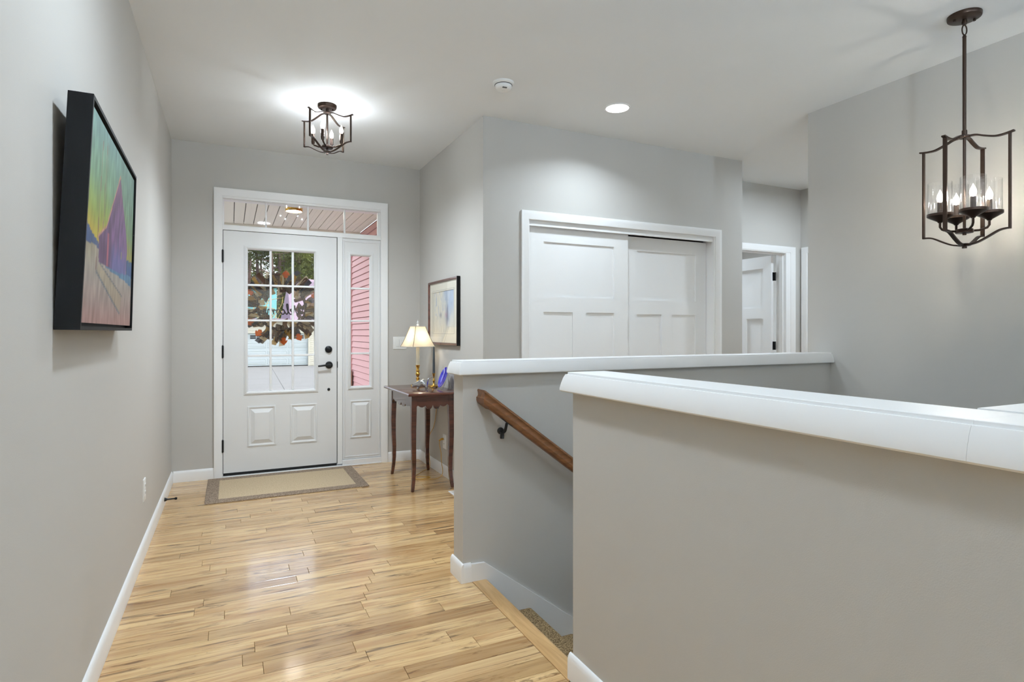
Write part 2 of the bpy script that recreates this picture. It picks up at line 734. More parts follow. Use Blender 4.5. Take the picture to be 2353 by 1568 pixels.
# beyond the boards that can be told apart: strip floor behind the camera and along the hall
for nm, (x0, x1, y0, y1) in {'board_field': (XL, 1.047, YB, rows[0]), }.items():
    mb = MB()
    yy = y0
    while yy < y1 - 0.002:
        mb.box(x0, x1, yy + .001, min(yy + PW, y1) - .001, -0.018, -0.0002)
        yy += PW
    yy = YB
    while yy < 0.44:
        mb.box(1.049, XR, yy + .001, min(yy + PW, 0.45) - .001, -0.018, -0.0002)
        yy += PW
    yy = 2.76
    while yy < YC:
        mb.box(2.302, 5.56, yy + .001, yy + PW - .001, -0.018, -0.0002)
        yy += PW
    yy = YC
    while yy < 4.45:
        mb.box(4.14, 5.56, yy + .001, yy + PW - .001, -0.018, -0.0002)
        yy += PW
    o = mb.build(nm, M_floor, floor)
    o['kind'] = 'stuff'

struct('ceiling', MB().box(XL - .14, 7.2, YB - .15, YF + .14, CH, CH + .12).box(4.0, 7.2, YF + .14, 7.2, CH, CH + .12), M_ceil,
       'flat white painted ceiling over hall and stairwell', 'ceiling')
struct('wall_left', MB().box(XL - .14, XL, YB - .15, YF + .14, -0.1, CH), M_wall, 'long light grey wall carrying the barn painting', 'wall')
OX0, OX1, OZ = -0.078, 1.262, 2.335
struct('wall_front', MB().box(XL, OX0, YF, YF + .14, -.1, CH).box(OX1, XA + .14, YF, YF + .14, -.1, CH).box(OX0, OX1, YF, YF + .14, OZ, CH)
       .box(OX0, OX1, YF, YF + .14, -.1, -.001), M_wall, 'light grey end wall around the front door', 'wall')
struct('wall_alcove', MB().box(XA, XA + .14, YC, YF, -.1, CH), M_wall, 'light grey side wall above the small hall table', 'wall')
CX0, CX1, CZ = 1.968, 3.815, 2.05
struct('wall_closet', MB().box(XA + .14, CX0, YC, YC + .13, -.1, CH).box(CX1, 4.14, YC, YC + .13, -.1, CH).box(CX0, CX1, YC, YC + .13, CZ, CH)
       .box(1.755, 4.14, 4.62, 4.70, -.1, CH), M_wall, 'light grey wall around the sliding closet doors', 'wall')
struct('wall_closet_side', MB().box(4.0, 4.14, YC + .13, 4.62, -.1, CH), M_wall, 'short grey return wall past the closet', 'wall')
HX0, HX1, HZ = 4.50, 5.345, 2.06
YH = 4.33
struct('wall_hall_end', MB().box(4.14, HX0, YH, YH + .12, -.1, CH).box(HX1, 7.2, YH, YH + .12, -.1, CH).box(HX0, HX1, YH, YH + .12, HZ, CH), M_wall,
       'grey wall around the open bedroom door', 'wall')
XH = 5.56
struct('wall_hall_right', MB().box(XH, XH + .14, YR - .12, 3.45, -.1, CH).box(XH, XH + .14, 4.235, YH, -.1, CH).box(XH, XH + .14, 3.45, 4.235, 2.05, CH), M_wall,
       'narrow grey wall slice beside the far white casing', 'wall')
struct('wall_hall_back', MB().box(XR + .14, XH + .14, YR - .12, YR, -.1, CH), M_wall, 'grey hall wall behind the stairwell', 'wall')
struct('wall_right', MB().box(XR, XR + .14, YB - .15, YR, -2.8, CH), M_wall, 'tall grey stairwell wall behind the pendant', 'wall')
struct('wall_bedroom', MB().box(7.2, 7.3, YH, 7.2, -.1, CH).box(4.0, 7.3, 7.2, 7.3, -.1, CH).box(3.9, 4.0, 4.70, 7.2, -.1, CH), M_wall,
       'grey bedroom walls seen past the open door', 'wall')

# back wall with windows (behind the camera)
mbk = MB()
WZ0, WZ1 = 0.35, 2.25
wins = [(-0.1, 1.1), (1.3, 2.5)]
xs = [XL] + [q for p in wins for q in p] + [XR]
for i in range(0, len(xs), 2):
    mbk.box(xs[i], xs[i + 1], YB - .15, YB, -.1, CH)
for a, b in wins:
    mbk.box(a, b, YB - .15, YB, -.1, WZ0)
    mbk.box(a, b, YB - .15, YB, WZ1, CH)
struct('wall_back', mbk, M_wall, 'grey living room wall with two large windows', 'wall')
for i, (a, b) in enumerate(wins):
    wo = tag(MB().box(a, b, YB - .1, YB - .06, WZ0, WZ0 + .05).box(a, b, YB - .1, YB - .06, WZ1 - .05, WZ1).box(a, a + .05, YB - .1, YB - .06, WZ0 + .05, WZ1 - .05)
             .box(b - .05, b, YB - .1, YB - .06, WZ0 + .05, WZ1 - .05).build('window_%d' % (i + 3), M_trim),
             'white framed living room window, ' + ('nearer the barn painting wall' if i == 0 else 'nearer the stairwell'), 'window', kind='structure')
    MB().box(a + .05, b - .05, YB - .083, YB - .078, WZ0 + .05, WZ1 - .05).build('pane', M_glass, wo)

# half walls round the stairwell
struct('wall_stair_far', MB().box(1.003, XR, 2.62, 2.745, 0, 1.0).box(1.055, XR, 2.62, 2.745, -2.8, 0), M_wall,
       'grey half wall with handrail across the stairwell', 'half wall')
struct('wall_stair_near', MB().box(1.065, 1.19, 0.45, 1.722, -2.8, 1.0), M_wall, 'large grey half wall in the right foreground', 'half wall')
struct('wall_stair_return', MB().box(1.19, XR, 0.45, 0.575, -2.8, 1.0), M_wall, 'grey half wall closing the stairwell beside the camera', 'half wall')
struct('floor_lower', MB().box(1.0, XR, 0.45, 2.75, -2.95, -2.8), M_carpet, 'carpeted floor at the foot of the stairs', 'floor')


def cap_mesh(x0, x1, y0, y1, ov, ends):
    """ends: (x0 free, x1 free, y0 free, y1 free)"""
    steps = [(0.004, 0.995), (0.0, 0.999), (0.0, 1.006), (0.004, 1.025), (0.009, 1.042), (0.0145, 1.0545), (0.0205, 1.0547), (0.0210, 1.0615), (0.0225, 1.0625)]
    rings = []
    for s_, z in steps:
        e = ov - s_
        rings.append([(x0 - (e if ends[0] else 0), y0 - (e if ends[2] else 0), z), (x1 + (e if ends[1] else 0), y0 - (e if ends[2] else 0), z),
                      (x1 + (e if ends[1] else 0), y1 + (e if ends[3] else 0), z), (x0 - (e if ends[0] else 0), y1 + (e if ends[3] else 0), z)])
    return MB().loops(rings)


struct('trim_1', cap_mesh(1.003, XR, 2.62, 2.745, 0.028, (1, 0, 1, 1)), M_trim, 'white moulded cap on the far half wall', 'wall cap', smooth=18)
struct('trim_2', cap_mesh(1.065, 1.19, 0.5104, 1.722, 0.034, (1, 1, 0, 1)), M_trim, 'long white moulded cap on the foreground half wall', 'wall cap', smooth=18)
struct('trim_3', cap_mesh(1.065, XR, 0.45, 0.51, 0.034, (1, 0, 1, 0)).add(*(lambda m_: (m_.v, m_.f))(cap_mesh(1.2245, XR, 0.511, 0.575, 0.034, (0, 0, 0, 1)))), M_trim,
       'white cap on the return half wall at the right edge', 'wall cap', smooth=18)

# baseboards
BH, BT = 0.09, 0.014
bprof = [(0, 0), (BT, 0), (BT, BH - .022), (BT - .003, BH - .010), (BT - .008, BH - .002), (BT - .011, BH), (0, BH)]


def base_run(name, p0, p1, nrm, label):
    """from p0 to p1 along the wall face, nrm = outward direction"""
    mb = MB()
    rings = []
    for p in (p0, p1):
        rings.append([(p[0] + nrm[0] * t, p[1] + nrm[1] * t, z) for t, z in bprof])
    mb.loops(rings)
    return struct(name, mb, M_trim, label, 'baseboard')


base_run('baseboard_left', (XL, YB), (XL, YF), (1, 0), 'long white baseboard under the barn painting')
base_run('baseboard_front', (XL + BT, YF), (-0.124, YF), (0, -1), 'short white baseboard left of the front door')
base_run('baseboard_corner', (1.307, YF), (XA - BT, YF), (0, -1), 'short white baseboard behind the hall table')
base_run('baseboard_alcove', (XA, YC - BT), (XA, YF), (-1, 0), 'white baseboard below the small framed print')
base_run('baseboard_closet', (XA, YC), (1.915, YC), (0, -1), 'white baseboard left of the closet doors')
base_run('baseboard_stair_end', (1.003, 2.745 + BT), (1.003, 2.62 - BT), (-1, 0), 'white baseboard wrapping the end of the far half wall')
struct('baseboard_stair_front', MB().loops([[(x, 2.62 - t, z) for t, z in bprof] for x in (1.003, 1.042)]), M_trim,
       'tiny white baseboard stub beside the stair skirt', 'baseboard')
base_run('baseboard_stair_near', (1.065, 0.45), (1.065, 1.722 + BT), (-1, 0), 'white baseboard under the foreground half wall')
struct('baseboard_stair_tip', MB().loops([[(x, 1.722 + t, z) for t, z in bprof] for x in (1.065, 1.08)]), M_trim,
       'white baseboard corner at the head of the stairs', 'baseboard')
base_run('baseboard_stair_back', (1.003, 2.745), (XR, 2.745), (0, 1), 'white baseboard on the hall side of the far half wall')

# stair skirt, nosing and steps
SL = -0.187 / 0.25
skirt = [(1.042, 0.0), (1.042, 0.085), (1.112, 0.082), (XR, 0.082 + SL * (XR - 1.112)), (XR, -0.26 + SL * (XR - 1.112)), (1.16, -0.26), (1.11, 0.0)]
struct('trim_4', MB().prism(skirt, lambda a, b, d: (a, d, b), 2.606, 2.62), M_trim, 'white skirt board sloping down beside the stairs', 'skirt board')
nos = [(1.047, -0.03), (1.047, 0.001), (1.112, 0.001), (1.122, -0.002), (1.128, -0.009), (1.129, -0.016), (1.125, -0.024), (1.117, -0.028), (1.108, -0.03)]
struct('trim_5', MB().prism(nos, lambda a, b, d: (a, d, b), 1.7225, 2.6055), M_oak, 'light oak nosing board at the head of the stairs', 'stair nosing')
stairs = thing('staircase', 'carpeted stairs going down behind the foreground half wall', 'stairs', (1.12, 2.16, -2.8), kind='structure')
for k in range(1, 11):
    z = -0.187 * k
    xa = 1.105 + 0.25 * (k - 1)
    xn = 1.37 + 0.25 * (k - 1)
    pr = [(xa, z - .18), (xa, z), (xn - .02, z), (xn - .006, z - .004), (xn, z - .014), (xn - .001, z - .028), (xn - .012, z - .036), (xn - .022, z - .05), (xn - .022, z - .18)]
    MB().prism(pr, lambda a, b, d: (a, d, b), 1.7225, 2.6055).build('step', M_carpet, stairs)
MB().box(1.19, XR, 1.60, 1.7225, -2.8, -0.05).build('stringer_wall', M_wall, stairs)

# ------------------------------------------------------------------ handrail
hr = thing('handrail', 'brown stained wooden handrail on the far half wall', 'handrail', (1.073, 2.58, 0.5))
rp_ = [(-.022, -.036), (.020, -.036), (.026, -.028), (.026, -.012), (.022, -.008), (.0175, .004), (.018, .016), (.021, .024), (.017, .033), (.008, .037),
       (-.008, .037), (-.017, .033), (-.021, .024), (-.018, .016), (-.0175, .004), (-.022, -.008), (-.026, -.012), (-.026, -.028)]
X0, Z0, YM = 1.098, 0.880, 2.553
ring0 = [(X0 - a, 2.62, Z0 + h - SL * a) for a, h in rp_]
ring1 = [(X0 - a, YM - a, Z0 + h - SL * a) for a, h in rp_]
XE = 3.3
ring2 = [(XE, YM - a, Z0 + SL * (XE - X0) + h) for a, h in rp_]
MB().loops([ring0, ring1, ring2]).build('rail', M_rail, hr, smooth=50)
for bx in (1.20, 2.2, 3.1):
    zb = Z0 + SL * (bx - X0) - .04
    br = MB()
    br.tube(catmull([(bx, 2.612, zb - .055), (bx, 2.585, zb - .052), (bx, 2.562, zb - .038), (bx + .004, YM, zb - .004)], 4), [.008] * 9 + [.007] * 4, 10)
    br.tube([(bx, 2.598, zb - .085), (bx, 2.598, zb - .05)], .010, 10)
    br.lathe([(0, 0.0), (.017, 0), (.017, -.006), (.012, -.012), (0, -.013)], (bx, 2.62, zb - .05), 16, 'Y')
    br.strap([(bx - .028, YM, zb + .021 + .004), (bx + .032, YM, zb - .024 + .004)], (0, 1, 0), .022, .004)
    br.build('bracket', M_black, hr)

# ------------------------------------------------------------------ front door unit
fnF = lambda a, b, d: (a, YF - d, b)
cas = [(0, 0), (0, .019), (.008, .020), (.026, .017), (.045, .012), (.058, .010), (.062, .008), (.064, 0)]
mb = MB()
casing3(mb, -0.124, 1.307, 0, 2.388, cas, fnF)
mb.box(OX0, -0.0585, YF - .004, YF + .13, 0, 2.335)           # jambs
mb.box(1.247, OX1, YF - .004, YF + .13, 0, 2.335)
mb.box(-0.0585, 1.247, YF - .004, YF + .13, 2.307, 2.335)    # head
mb.box(-0.0585, 1.247, YF - .002, YF + .13, 2.047, 2.088)    # transom bar
mb.box(0.858, 0.901, YF - .004, YF + .13, 0.024, 2.047)       # mullion post
struct('trim_6', mb, M_trim, 'white mitred casing and frame round the front door', 'door frame', bevel=.0015)
sill = tag(MB().box(-0.0585, 1.247, YF - .022, YF + .15, 0.0, 0.012).box(0.901, 1.247, YF - .012, YF + .1, 0.012, 0.055).build('trim_7', M_trim, bevel=.003),
           'white threshold strip under the front door', 'threshold', kind='structure')

DX0, DX1, DZ0, DZ1 = -0.0545, 0.8525, 0.035, 2.043
YD = YF + 0.004      # room face of the slab
GX0, GX1, GZ0, GZ1 = 0.130, 0.664, 0.703, 1.897
fnD = lambda a, b, d: (a, YD - d, b)
door = MB()
for x0, x1, z0, z1 in ((DX0, GX0, DZ0, DZ1), (GX1, DX1, DZ0, DZ1), (GX0, GX1, DZ0, GZ0), (GX0, GX1, GZ1, DZ1)):
    door.box(x0, x1, YD, YD + .044, z0, z1)
door_1 = tag(door.build('door_1', M_door), 'white front door with twelve glass lites and two raised panels', 'door', kind='structure')
# glazing bead frame
mb = MB()
o_ = 0.032
rings = []
for s_, d in ((0, 0), (0.002, .004), (.008, .005), (.010, .010), (.020, .013), (.030, .006), (.032, -.015)):
    rings.append([fnD(GX0 - o_ + s_, GZ0 - o_ + s_, d), fnD(GX1 + o_ - s_, GZ0 - o_ + s_, d), fnD(GX1 + o_ - s_, GZ1 + o_ - s_, d), fnD(GX0 - o_ + s_, GZ1 + o_ - s_, d)])
mb.loops(rings, False, False)
mb.build('glazing_frame', M_door, door_1, smooth=25)


def lites(parent, x0, x1, z0, z1, nc, nr, y, bar, cols=None, rws=None):
    cx = cols or [x0 + (x1 - x0) * i / nc for i in range(1, nc)]
    cz = rws or [z0 + (z1 - z0) * i / nr for i in range(1, nr)]
    for x in cx:
        MB().box(x - bar / 2, x + bar / 2, y - .009, y + .022, z0, z1).build('muntin', M_trim, parent, bevel=.003)
    xe = [x0] + cx + [x1]
    for z in cz:
        for i in range(len(xe) - 1):
            a = xe[i] + (bar / 2 if i else 0)
            b = xe[i + 1] - (bar / 2 if i < len(xe) - 2 else 0)
            MB().box(a, b, y - .009, y + .022, z - bar / 2, z + bar / 2).build('muntin', M_trim, parent, bevel=.003)
    ze = [z0] + cz + [z1]
    for i in range(len(xe) - 1):
        for j in range(len(ze) - 1):
            a = xe[i] + (bar / 2 if i else 0)
            b = xe[i + 1] - (bar / 2 if i < len(xe) - 2 else 0)
            c = ze[j] + (bar / 2 if j else 0)
            d = ze[j + 1] - (bar / 2 if j < len(ze) - 2 else 0)
            MB().add([(a, y + .006, c), (b, y + .006, c), (b, y + .006, d), (a, y + .006, d)], [(0, 1, 2, 3)]).build('pane', M_glass, parent)


lites(door_1, GX0, GX1, GZ0, GZ1, 3, 4, YD + .018, .017)
rpanel = [(0, .0002), (.002, .007), (.011, .009), (.018, .002), (.024, .0008), (.054, .015), (.056, .016)]
for (a0, a1, b0, b1) in ((0.127, 0.349, 0.240, 0.578), (0.463, 0.685, 0.240, 0.578)):
    nested(MB(), (a0, a1, b0, b1), rpanel, fnD).build('raised_panel', M_door, door_1, smooth=20)
for hz in (0.262, 1.040, 1.828):
    hb = MB().tube([(-0.0580, YF - .010, hz - .05), (-0.0580, YF - .010, hz + .05)], .0078, 10)
    hb.tube([(-0.0580, YF - .010, hz - .055), (-0.0580, YF - .010, hz + .055)], .0038, 8)
    hb.build('hinge', M_black, door_1)
# lock, lever, viewer
dl = MB().lathe([(0, -.020), (.022, -.019), (.0285, -.015), (.031, -.008), (.031, 0)], (0.782, YD, 1.049), 28, 'Y')
dl.box(.779, .785, YD - .034, YD - .018, 1.035, 1.063)
dl.build('deadbolt', M_black, door_1)
lv = MB().lathe([(0, -.014), (.026, -.013), (.031, -.009), (.032, 0)], (0.786, YD, 0.910), 28, 'Y')
lv.lathe([(0, -.05), (.010, -.05), (.012, -.046), (.012, -.013)], (0.786, YD, 0.910), 16, 'Y')
lv.tube([(0.796, YD - .044, .911), (0.74, YD - .046, .909), (0.692, YD - .046, .904), (0.688, YD - .046, .9035)], [.0085, .0085, .008, .007], 10)
lv.build('lever_handle', M_black, door_1)
MB().lathe([(0, -.006), (.010, -.006), (.0125, -.003), (.0125, 0)], (0.784, YD, 0.694), 20, 'Y').build('cover_button', M_black, door_1)
MB().box(0.8530, 0.8575, YD + .004, YD + .05, .03, 2.046).box(-.058, -.0550, YD + .004, YD + .05, .03, 2.046).box(-.055, .853, YD + .004, YD + .05, 2.0435, 2.0465).build('weatherstrip', M_rubber, door_1)
MB().box(-.055, .853, YD + .0, YD + .05, .0125, .034).build('door_sweep', M_rubber, door_1)
MB().box(.854, .860, YF - .0065, YF - .003, .885, .940).build('strike_plate', M_black, door_1)

# transom and sidelight
tr = MB()
TX0, TX1, TZ0, TZ1 = -0.047, 1.222, 2.092, 2.302
tr.box(-.0585, 1.247, YF + .02, YF + .06, 2.088, TZ0).box(-.0585, 1.247, YF + .02, YF + .06, TZ1, 2.307).box(-.0585, TX0, YF + .02, YF + .06, TZ0, TZ1).box(TX1, 1.247, YF + .02, YF + .06, TZ0, TZ1)
win1 = tag(tr.build('window_1', M_trim), 'wide four-pane transom window above the front door', 'window', kind='structure')
lites(win1, TX0, TX1, TZ0, TZ1, 4, 1, YF + .030, .013, cols=[0.272, 0.612, 0.925])
SX0, SX1, SZ0, SZ1 = 0.977, 1.149, 0.713, 1.893
sl = MB()
for x0, x1, z0, z1 in ((.905, SX0, .06, 2.034), (SX1, 1.243, .06, 2.034), (SX0, SX1, .06, SZ0), (SX0, SX1, SZ1, 2.034)):
    sl.box(x0, x1, YF + .004, YF + .044, z0, z1)
sl.box(.901, 1.247, YF + .012, YF + .04, .055, .06).box(.901, 1.247, YF + .012, YF + .04, 2.034, 2.047).box(.901, .905, YF + .012, YF + .04, .06, 2.034).box(1.243, 1.247, YF + .012, YF + .04, .06, 2.034)
win2 = tag(sl.build('window_2', M_door), 'narrow white sidelight with four small panes right of the front door', 'window', kind='structure')
rings = []
for s_, d in ((0, 0), (0.002, .004), (.008, .005), (.010, .010), (.020, .013), (.030, .006), (.032, -.015)):
    rings.append([fnD(SX0 - o_ + s_, SZ0 - o_ + s_, d), fnD(SX1 + o_ - s_, SZ0 - o_ + s_, d), fnD(SX1 + o_ - s_, SZ1 + o_ - s_, d), fnD(SX0 - o_ + s_, SZ1 + o_ - s_, d)])
MB().loops(rings, False, False).build('glazing_frame', M_door, win2, smooth=25)
lites(win2, SX0, SX1, SZ0, SZ1, 1, 4, YD + .018, .016)
nested(MB(), (0.970, 1.158, 0.246, 0.585), [(s_ * .8, d) for s_, d in rpanel], fnD).build('raised_panel', M_door, win2, smooth=20)
mb = MB()
rings = []
for s_, d in ((0, 0), (.003, .004), (.010, .004), (.013, .0005)):
    rings.append([fnD(.914 + s_, .075 + s_, d), fnD(1.236 - s_, .075 + s_, d), fnD(1.236 - s_, 2.025 - s_, d), fnD(.914 + s_, 2.025 - s_, d)])
mb.loops(rings, False, False).build('edge_bead', M_door, win2, smooth=20)

# ------------------------------------------------------------------ closet doors
fnC = lambda a, b, d: (a, YC - d, b)
mb = MB()
casing3(mb, 1.915, 3.875, 0, 2.096, cas, fnC)
mb.box(CX0, 1.985, YC - .004, YC + .13, 0, 2.05).box(3.800, CX1, YC - .004, YC + .13, 0, 2.05).box(1.985, 3.800, YC - .004, YC + .13, 2.036, 2.05)
mb.box(1.985, 3.800, YC + .012, YC + .030, 1.992, 2.036)
struct('trim_8', mb, M_trim, 'white mitred casing round the closet opening', 'door frame', bevel=.0015)


def flat_door(name, x0, x1, z0, z1, y, panels, label, thick=.034):
    """door of stiles and rails with sunk flat panels; panels: list of (x0,x1,z0,z1)"""
    xs_ = sorted({x0, x1} | {p[0] for p in panels} | {p[1] for p in panels})
    zs_ = sorted({z0, z1} | {p[2] for p in panels} | {p[3] for p in panels})
    m_ = MB()
    p0 = panels[0]
    pl = panels[1]
    pr_ = panels[2]
    m_.box(x0, p0[0], y, y + thick, z0, z1).box(p0[1], x1, y, y + thick, z0, z1)
    m_.box(p0[0], p0[1], y, y + thick, p0[3], z1).box(p0[0], p0[1], y, y + thick, pl[3], p0[2]).box(p0[0], p0[1], y, y + thick, z0, pl[2])
    m_.box(pl[1], pr_[0], y, y + thick, pl[2], pl[3])
    d = tag(m_.build(name, M_trim), label, 'door', kind='structure')
    for p in panels:
        MB().box(p[0], p[1], y + .010, y + .026, p[2], p[3]).build('panel', M_trim, d)
    return d


flat_door('door_2', 1.990, 2.914, .012, 1.999, YC + .045,
          [(2.130, 2.776, 1.470, 1.886), (2.130, 2.388, .25, 1.354), (2.511, 2.776, .25, 1.354)],
          'left white sliding closet door, the one in front')
flat_door('door_3', 2.880, 3.797, .012, 1.992, YC + .092,
          [(3.040, 3.678, 1.470, 1.878), (3.040, 3.296, .25, 1.350), (3.414, 3.678, .25, 1.350)],
          'right white sliding closet door, set behind the other')

# ------------------------------------------------------------------ hall doors
fnH = lambda a, b, d: (a, YH - d, b)
mb = MB()
casing3(mb, HX0 - .045, 5.460, 0, 2.112, cas, fnH)
mb.box(HX0, HX0 + .018, YH - .004, YH + .122, 0, 2.06).box(5.330, HX1 + .06, YH - .004, YH + .122, 0, 2.06).box(HX0 + .018, 5.330, YH - .004, YH + .122, 2.042, 2.06)
mb.box(5.316, 5.330, YH + .03, YH + .075, 0, 2.042).box(HX0 + .018, 5.316, YH + .03, YH + .075, 2.03, 2.042)
struct('trim_9', mb, M_trim, 'white casing and jamb round the open bedroom door', 'door frame', bevel=.0015)
# open leaf stands into the room, hinged at the right jamb
leaf = MB()
lx0, lx1 = 5.268, 5.303
ly0, ly1 = YH + .135, YH + .135 + .79
pan = [(ly0 + .11, ly1 - .11, 1.47, 1.90), (ly0 + .11, ly0 + .335, .25, 1.352), (ly1 - .335, ly1 - .11, .25, 1.352)]
p0, pl, pr_ = pan
for a0, a1, b0, b1 in ((ly0, p0[0], .012, 2.032), (p0[1], ly1, .012, 2.032), (p0[0], p0[1], p0[3], 2.032), (p0[0], p0[1], pl[3], p0[2]), (p0[0], p0[1], .012, pl[2]), (pl[1], pr_[0], pl[2], pl[3])):
    leaf.box(lx0, lx1, a0, a1, b0, b1)
d4 = tag(leaf.build('door_4', M_trim), 'white panelled bedroom door standing open in the hall', 'door', kind='structure')
for p in pan:
    MB().box(lx0 + .009, lx0 + .026, p[0], p[1], p[2], p[3]).build('panel', M_trim, d4)
for hz in (0.30, 1.055, 1.805):
    hb = MB().box(5.300, 5.3285, YH + .124, YH + .1285, hz - .045, hz + .045).box(5.290, 5.3035, YH + .130, YH + .1345, hz - .045, hz + .045)
    hb.tube([(5.312, YH + .122, hz - .045), (5.312, YH + .122, hz + .045)], .008, 10)
    hb.build('hinge', M_black, d4)
fnR = lambda a, b, d: (XH - d, a, b)
mb = MB()
casing3(mb, 3.385, 4.308, 0, 2.112, cas, fnR)
struct('trim_10', mb, M_trim, 'thin slice of white casing at the end of the hall', 'door frame')
struct('door_5', MB().box(XH + .02, XH + .055, 3.45, 4.235, .01, 2.05), M_trim, 'closed white door at the right end of the hall', 'door')

# ------------------------------------------------------------------ lights of the hall, plus added fill lamps
_s, _c = math.sin(YAW), math.cos(YAW)


def spin(A):
    """unit vector in plan for an angle measured in the (right, forward) frame of the hall's long view"""
    dr, df = math.cos(A), math.sin(A)
    return Vector((dr * _c + df * _s, -dr * _s + df * _c, 0))


def mat_envelope(name, col, glow):
    m = bpy.data.materials.new(name)
    m.use_nodes = True
    t = m.node_tree
    t.nodes.remove(t.nodes['Principled BSDF'])
    tr = t.nodes.new('ShaderNodeBsdfTransparent')
    em = t.nodes.new('ShaderNodeEmission')
    em.inputs[0].default_value = col
    em.inputs[1].default_value = glow
    ad = t.nodes.new('ShaderNodeAddShader')
    t.links.new(tr.outputs[0], ad.inputs[0])
    t.links.new(em.outputs[0], ad.inputs[1])
    t.links.new(ad.outputs[0], t.nodes['Material Output'].inputs[0])
    m.cycles.emission_sampling = 'NONE'
    return m


M_env = mat_envelope('bulb_envelope', (1, .95, .86, 1), 0.9)


def flame(mb, c, r=.0145, h=.062, n=10):
    prof = [(0.001, 0), (.62 * r, .004), (.95 * r, .014), (r, .022), (.86 * r, .034), (.5 * r, .046), (.2 * r, .056), (.001, h)]
    return mb.lathe(prof, c, n)


def lantern(root, cx, cy, R, A, z_end, z_hub, z_bot, z_low, z_arm, Rb, Ab, z_cup, z_bulb, shade, bulbmat, bw=.016, bt=.006):
    hub = MB().lathe([(0.001, 0), (.022, 0), (.026, .004), (.026, .010), (.018, .014), (.009, .016), (.009, .034), (.001, .034)], (cx, cy, z_hub - .008), 18)
    hub.tube([(cx, cy, z_arm), (cx, cy, z_hub)], .0065, 10)
    hub.build('centre_stem', M_bronze, root)
    low = MB().lathe([(0.001, -.014), (.010, -.014), (.010, -.004), (.024, -.003), (.026, .003), (.022, .008), (.001, .010)], (cx, cy, z_low), 18)
    low.build('bottom_finial', M_bronze, root)
    arm_hub = MB().lathe([(0.001, -.018), (.008, -.018), (.008, -.010), (.036, -.008), (.038, 0), (.034, .010), (.030, .012), (.001, .014)], (cx, cy, z_arm), 20)
    arm_hub.build('arm_hub', M_bronze, root)
    for k in range(4):
        d = spin(A + k * PI / 2)
        sd = Vector((-d.y, d.x, 0))
        P = lambda r, z: (cx + d.x * r, cy + d.y * r, z)
        dz = z_hub - z_end
        top = [(0.0, z_hub), (.025, z_hub - .002), (.05, z_hub - .15 * dz), (.45 * R, z_hub - .55 * dz), (.68 * R, z_end + .02 * dz), (.84 * R, z_end - .03 * dz), (R, z_end + .07 * dz), (R + .017, z_end + .16 * dz)]
        MB().strap(catmull([P(*q) for q in top], 4), sd, bw, bt).build('top_strap', M_bronze, root, smooth=40)
        MB().strap([P(R, z_end), P(R, z_bot)], sd, bw, bt).build('upright', M_bronze, root)
        dl_ = z_bot - z_low
        bot = [(R + .003, z_bot), (.9 * R, z_bot - .01 * dl_), (.75 * R, z_bot - .12 * dl_), (.5 * R, z_bot - .55 * dl_), (.3 * R, z_bot - .85 * dl_), (.15 * R, z_low + .04 * dl_), (0.01, z_low)]
        MB().strap(catmull([P(*q) for q in bot], 4), sd, bw, bt).build('bottom_strap', M_bronze, root, smooth=40)
    for k in range(4):
        d = spin(Ab + k * PI / 2)
        P = lambda r, z: (cx + d.x * r, cy + d.y * r, z)
        c = P(Rb, 0)
        arm = MB().tube([P(.03, z_arm + .002), P(.6 * Rb, z_arm + .003), P(.92 * Rb, z_arm + .014), P(Rb, z_arm + .026), P(Rb, z_cup - .02)], .0055, 8)
        a = arm.build('arm', M_bronze, root)
        if shade:
            MB().lathe([(0.001, -.036), (.008, -.036), (.012, -.030), (.050, -.008), (.0545, -.004), (.0545, .008), (.050, .009), (.001, .006)], (c[0], c[1], z_cup), 26).build('cup', M_bronze, a)
            MB().lathe([(.0500, .008), (.0500, .160), (.0480, .160), (.0480, .010)], (c[0], c[1], z_cup), 28).build('glass_shade', M_seed, a)
        else:
            MB().lathe([(0.001, -.02), (.009, -.02), (.011, -.010), (.0125, 0), (.001, .001)], (c[0], c[1], z_cup), 14).build('cup', M_bronze, a)
        MB().lathe([(0.001, 0), (.0115, 0), (.0115, z_bulb - z_cup - .002), (.001, z_bulb - z_cup - .002)], (c[0], c[1], z_cup + .001), 14).build('candle_sleeve', M_bronze, a)
        flame(MB(), (c[0], c[1], z_bulb)).build('bulb', M_env, a)
        MB().lathe([(.0005, .012), (.0030, .013), (.0030, .034), (.0005, .035)], (c[0], c[1], z_bulb), 8).build('filament', bulbmat, a)


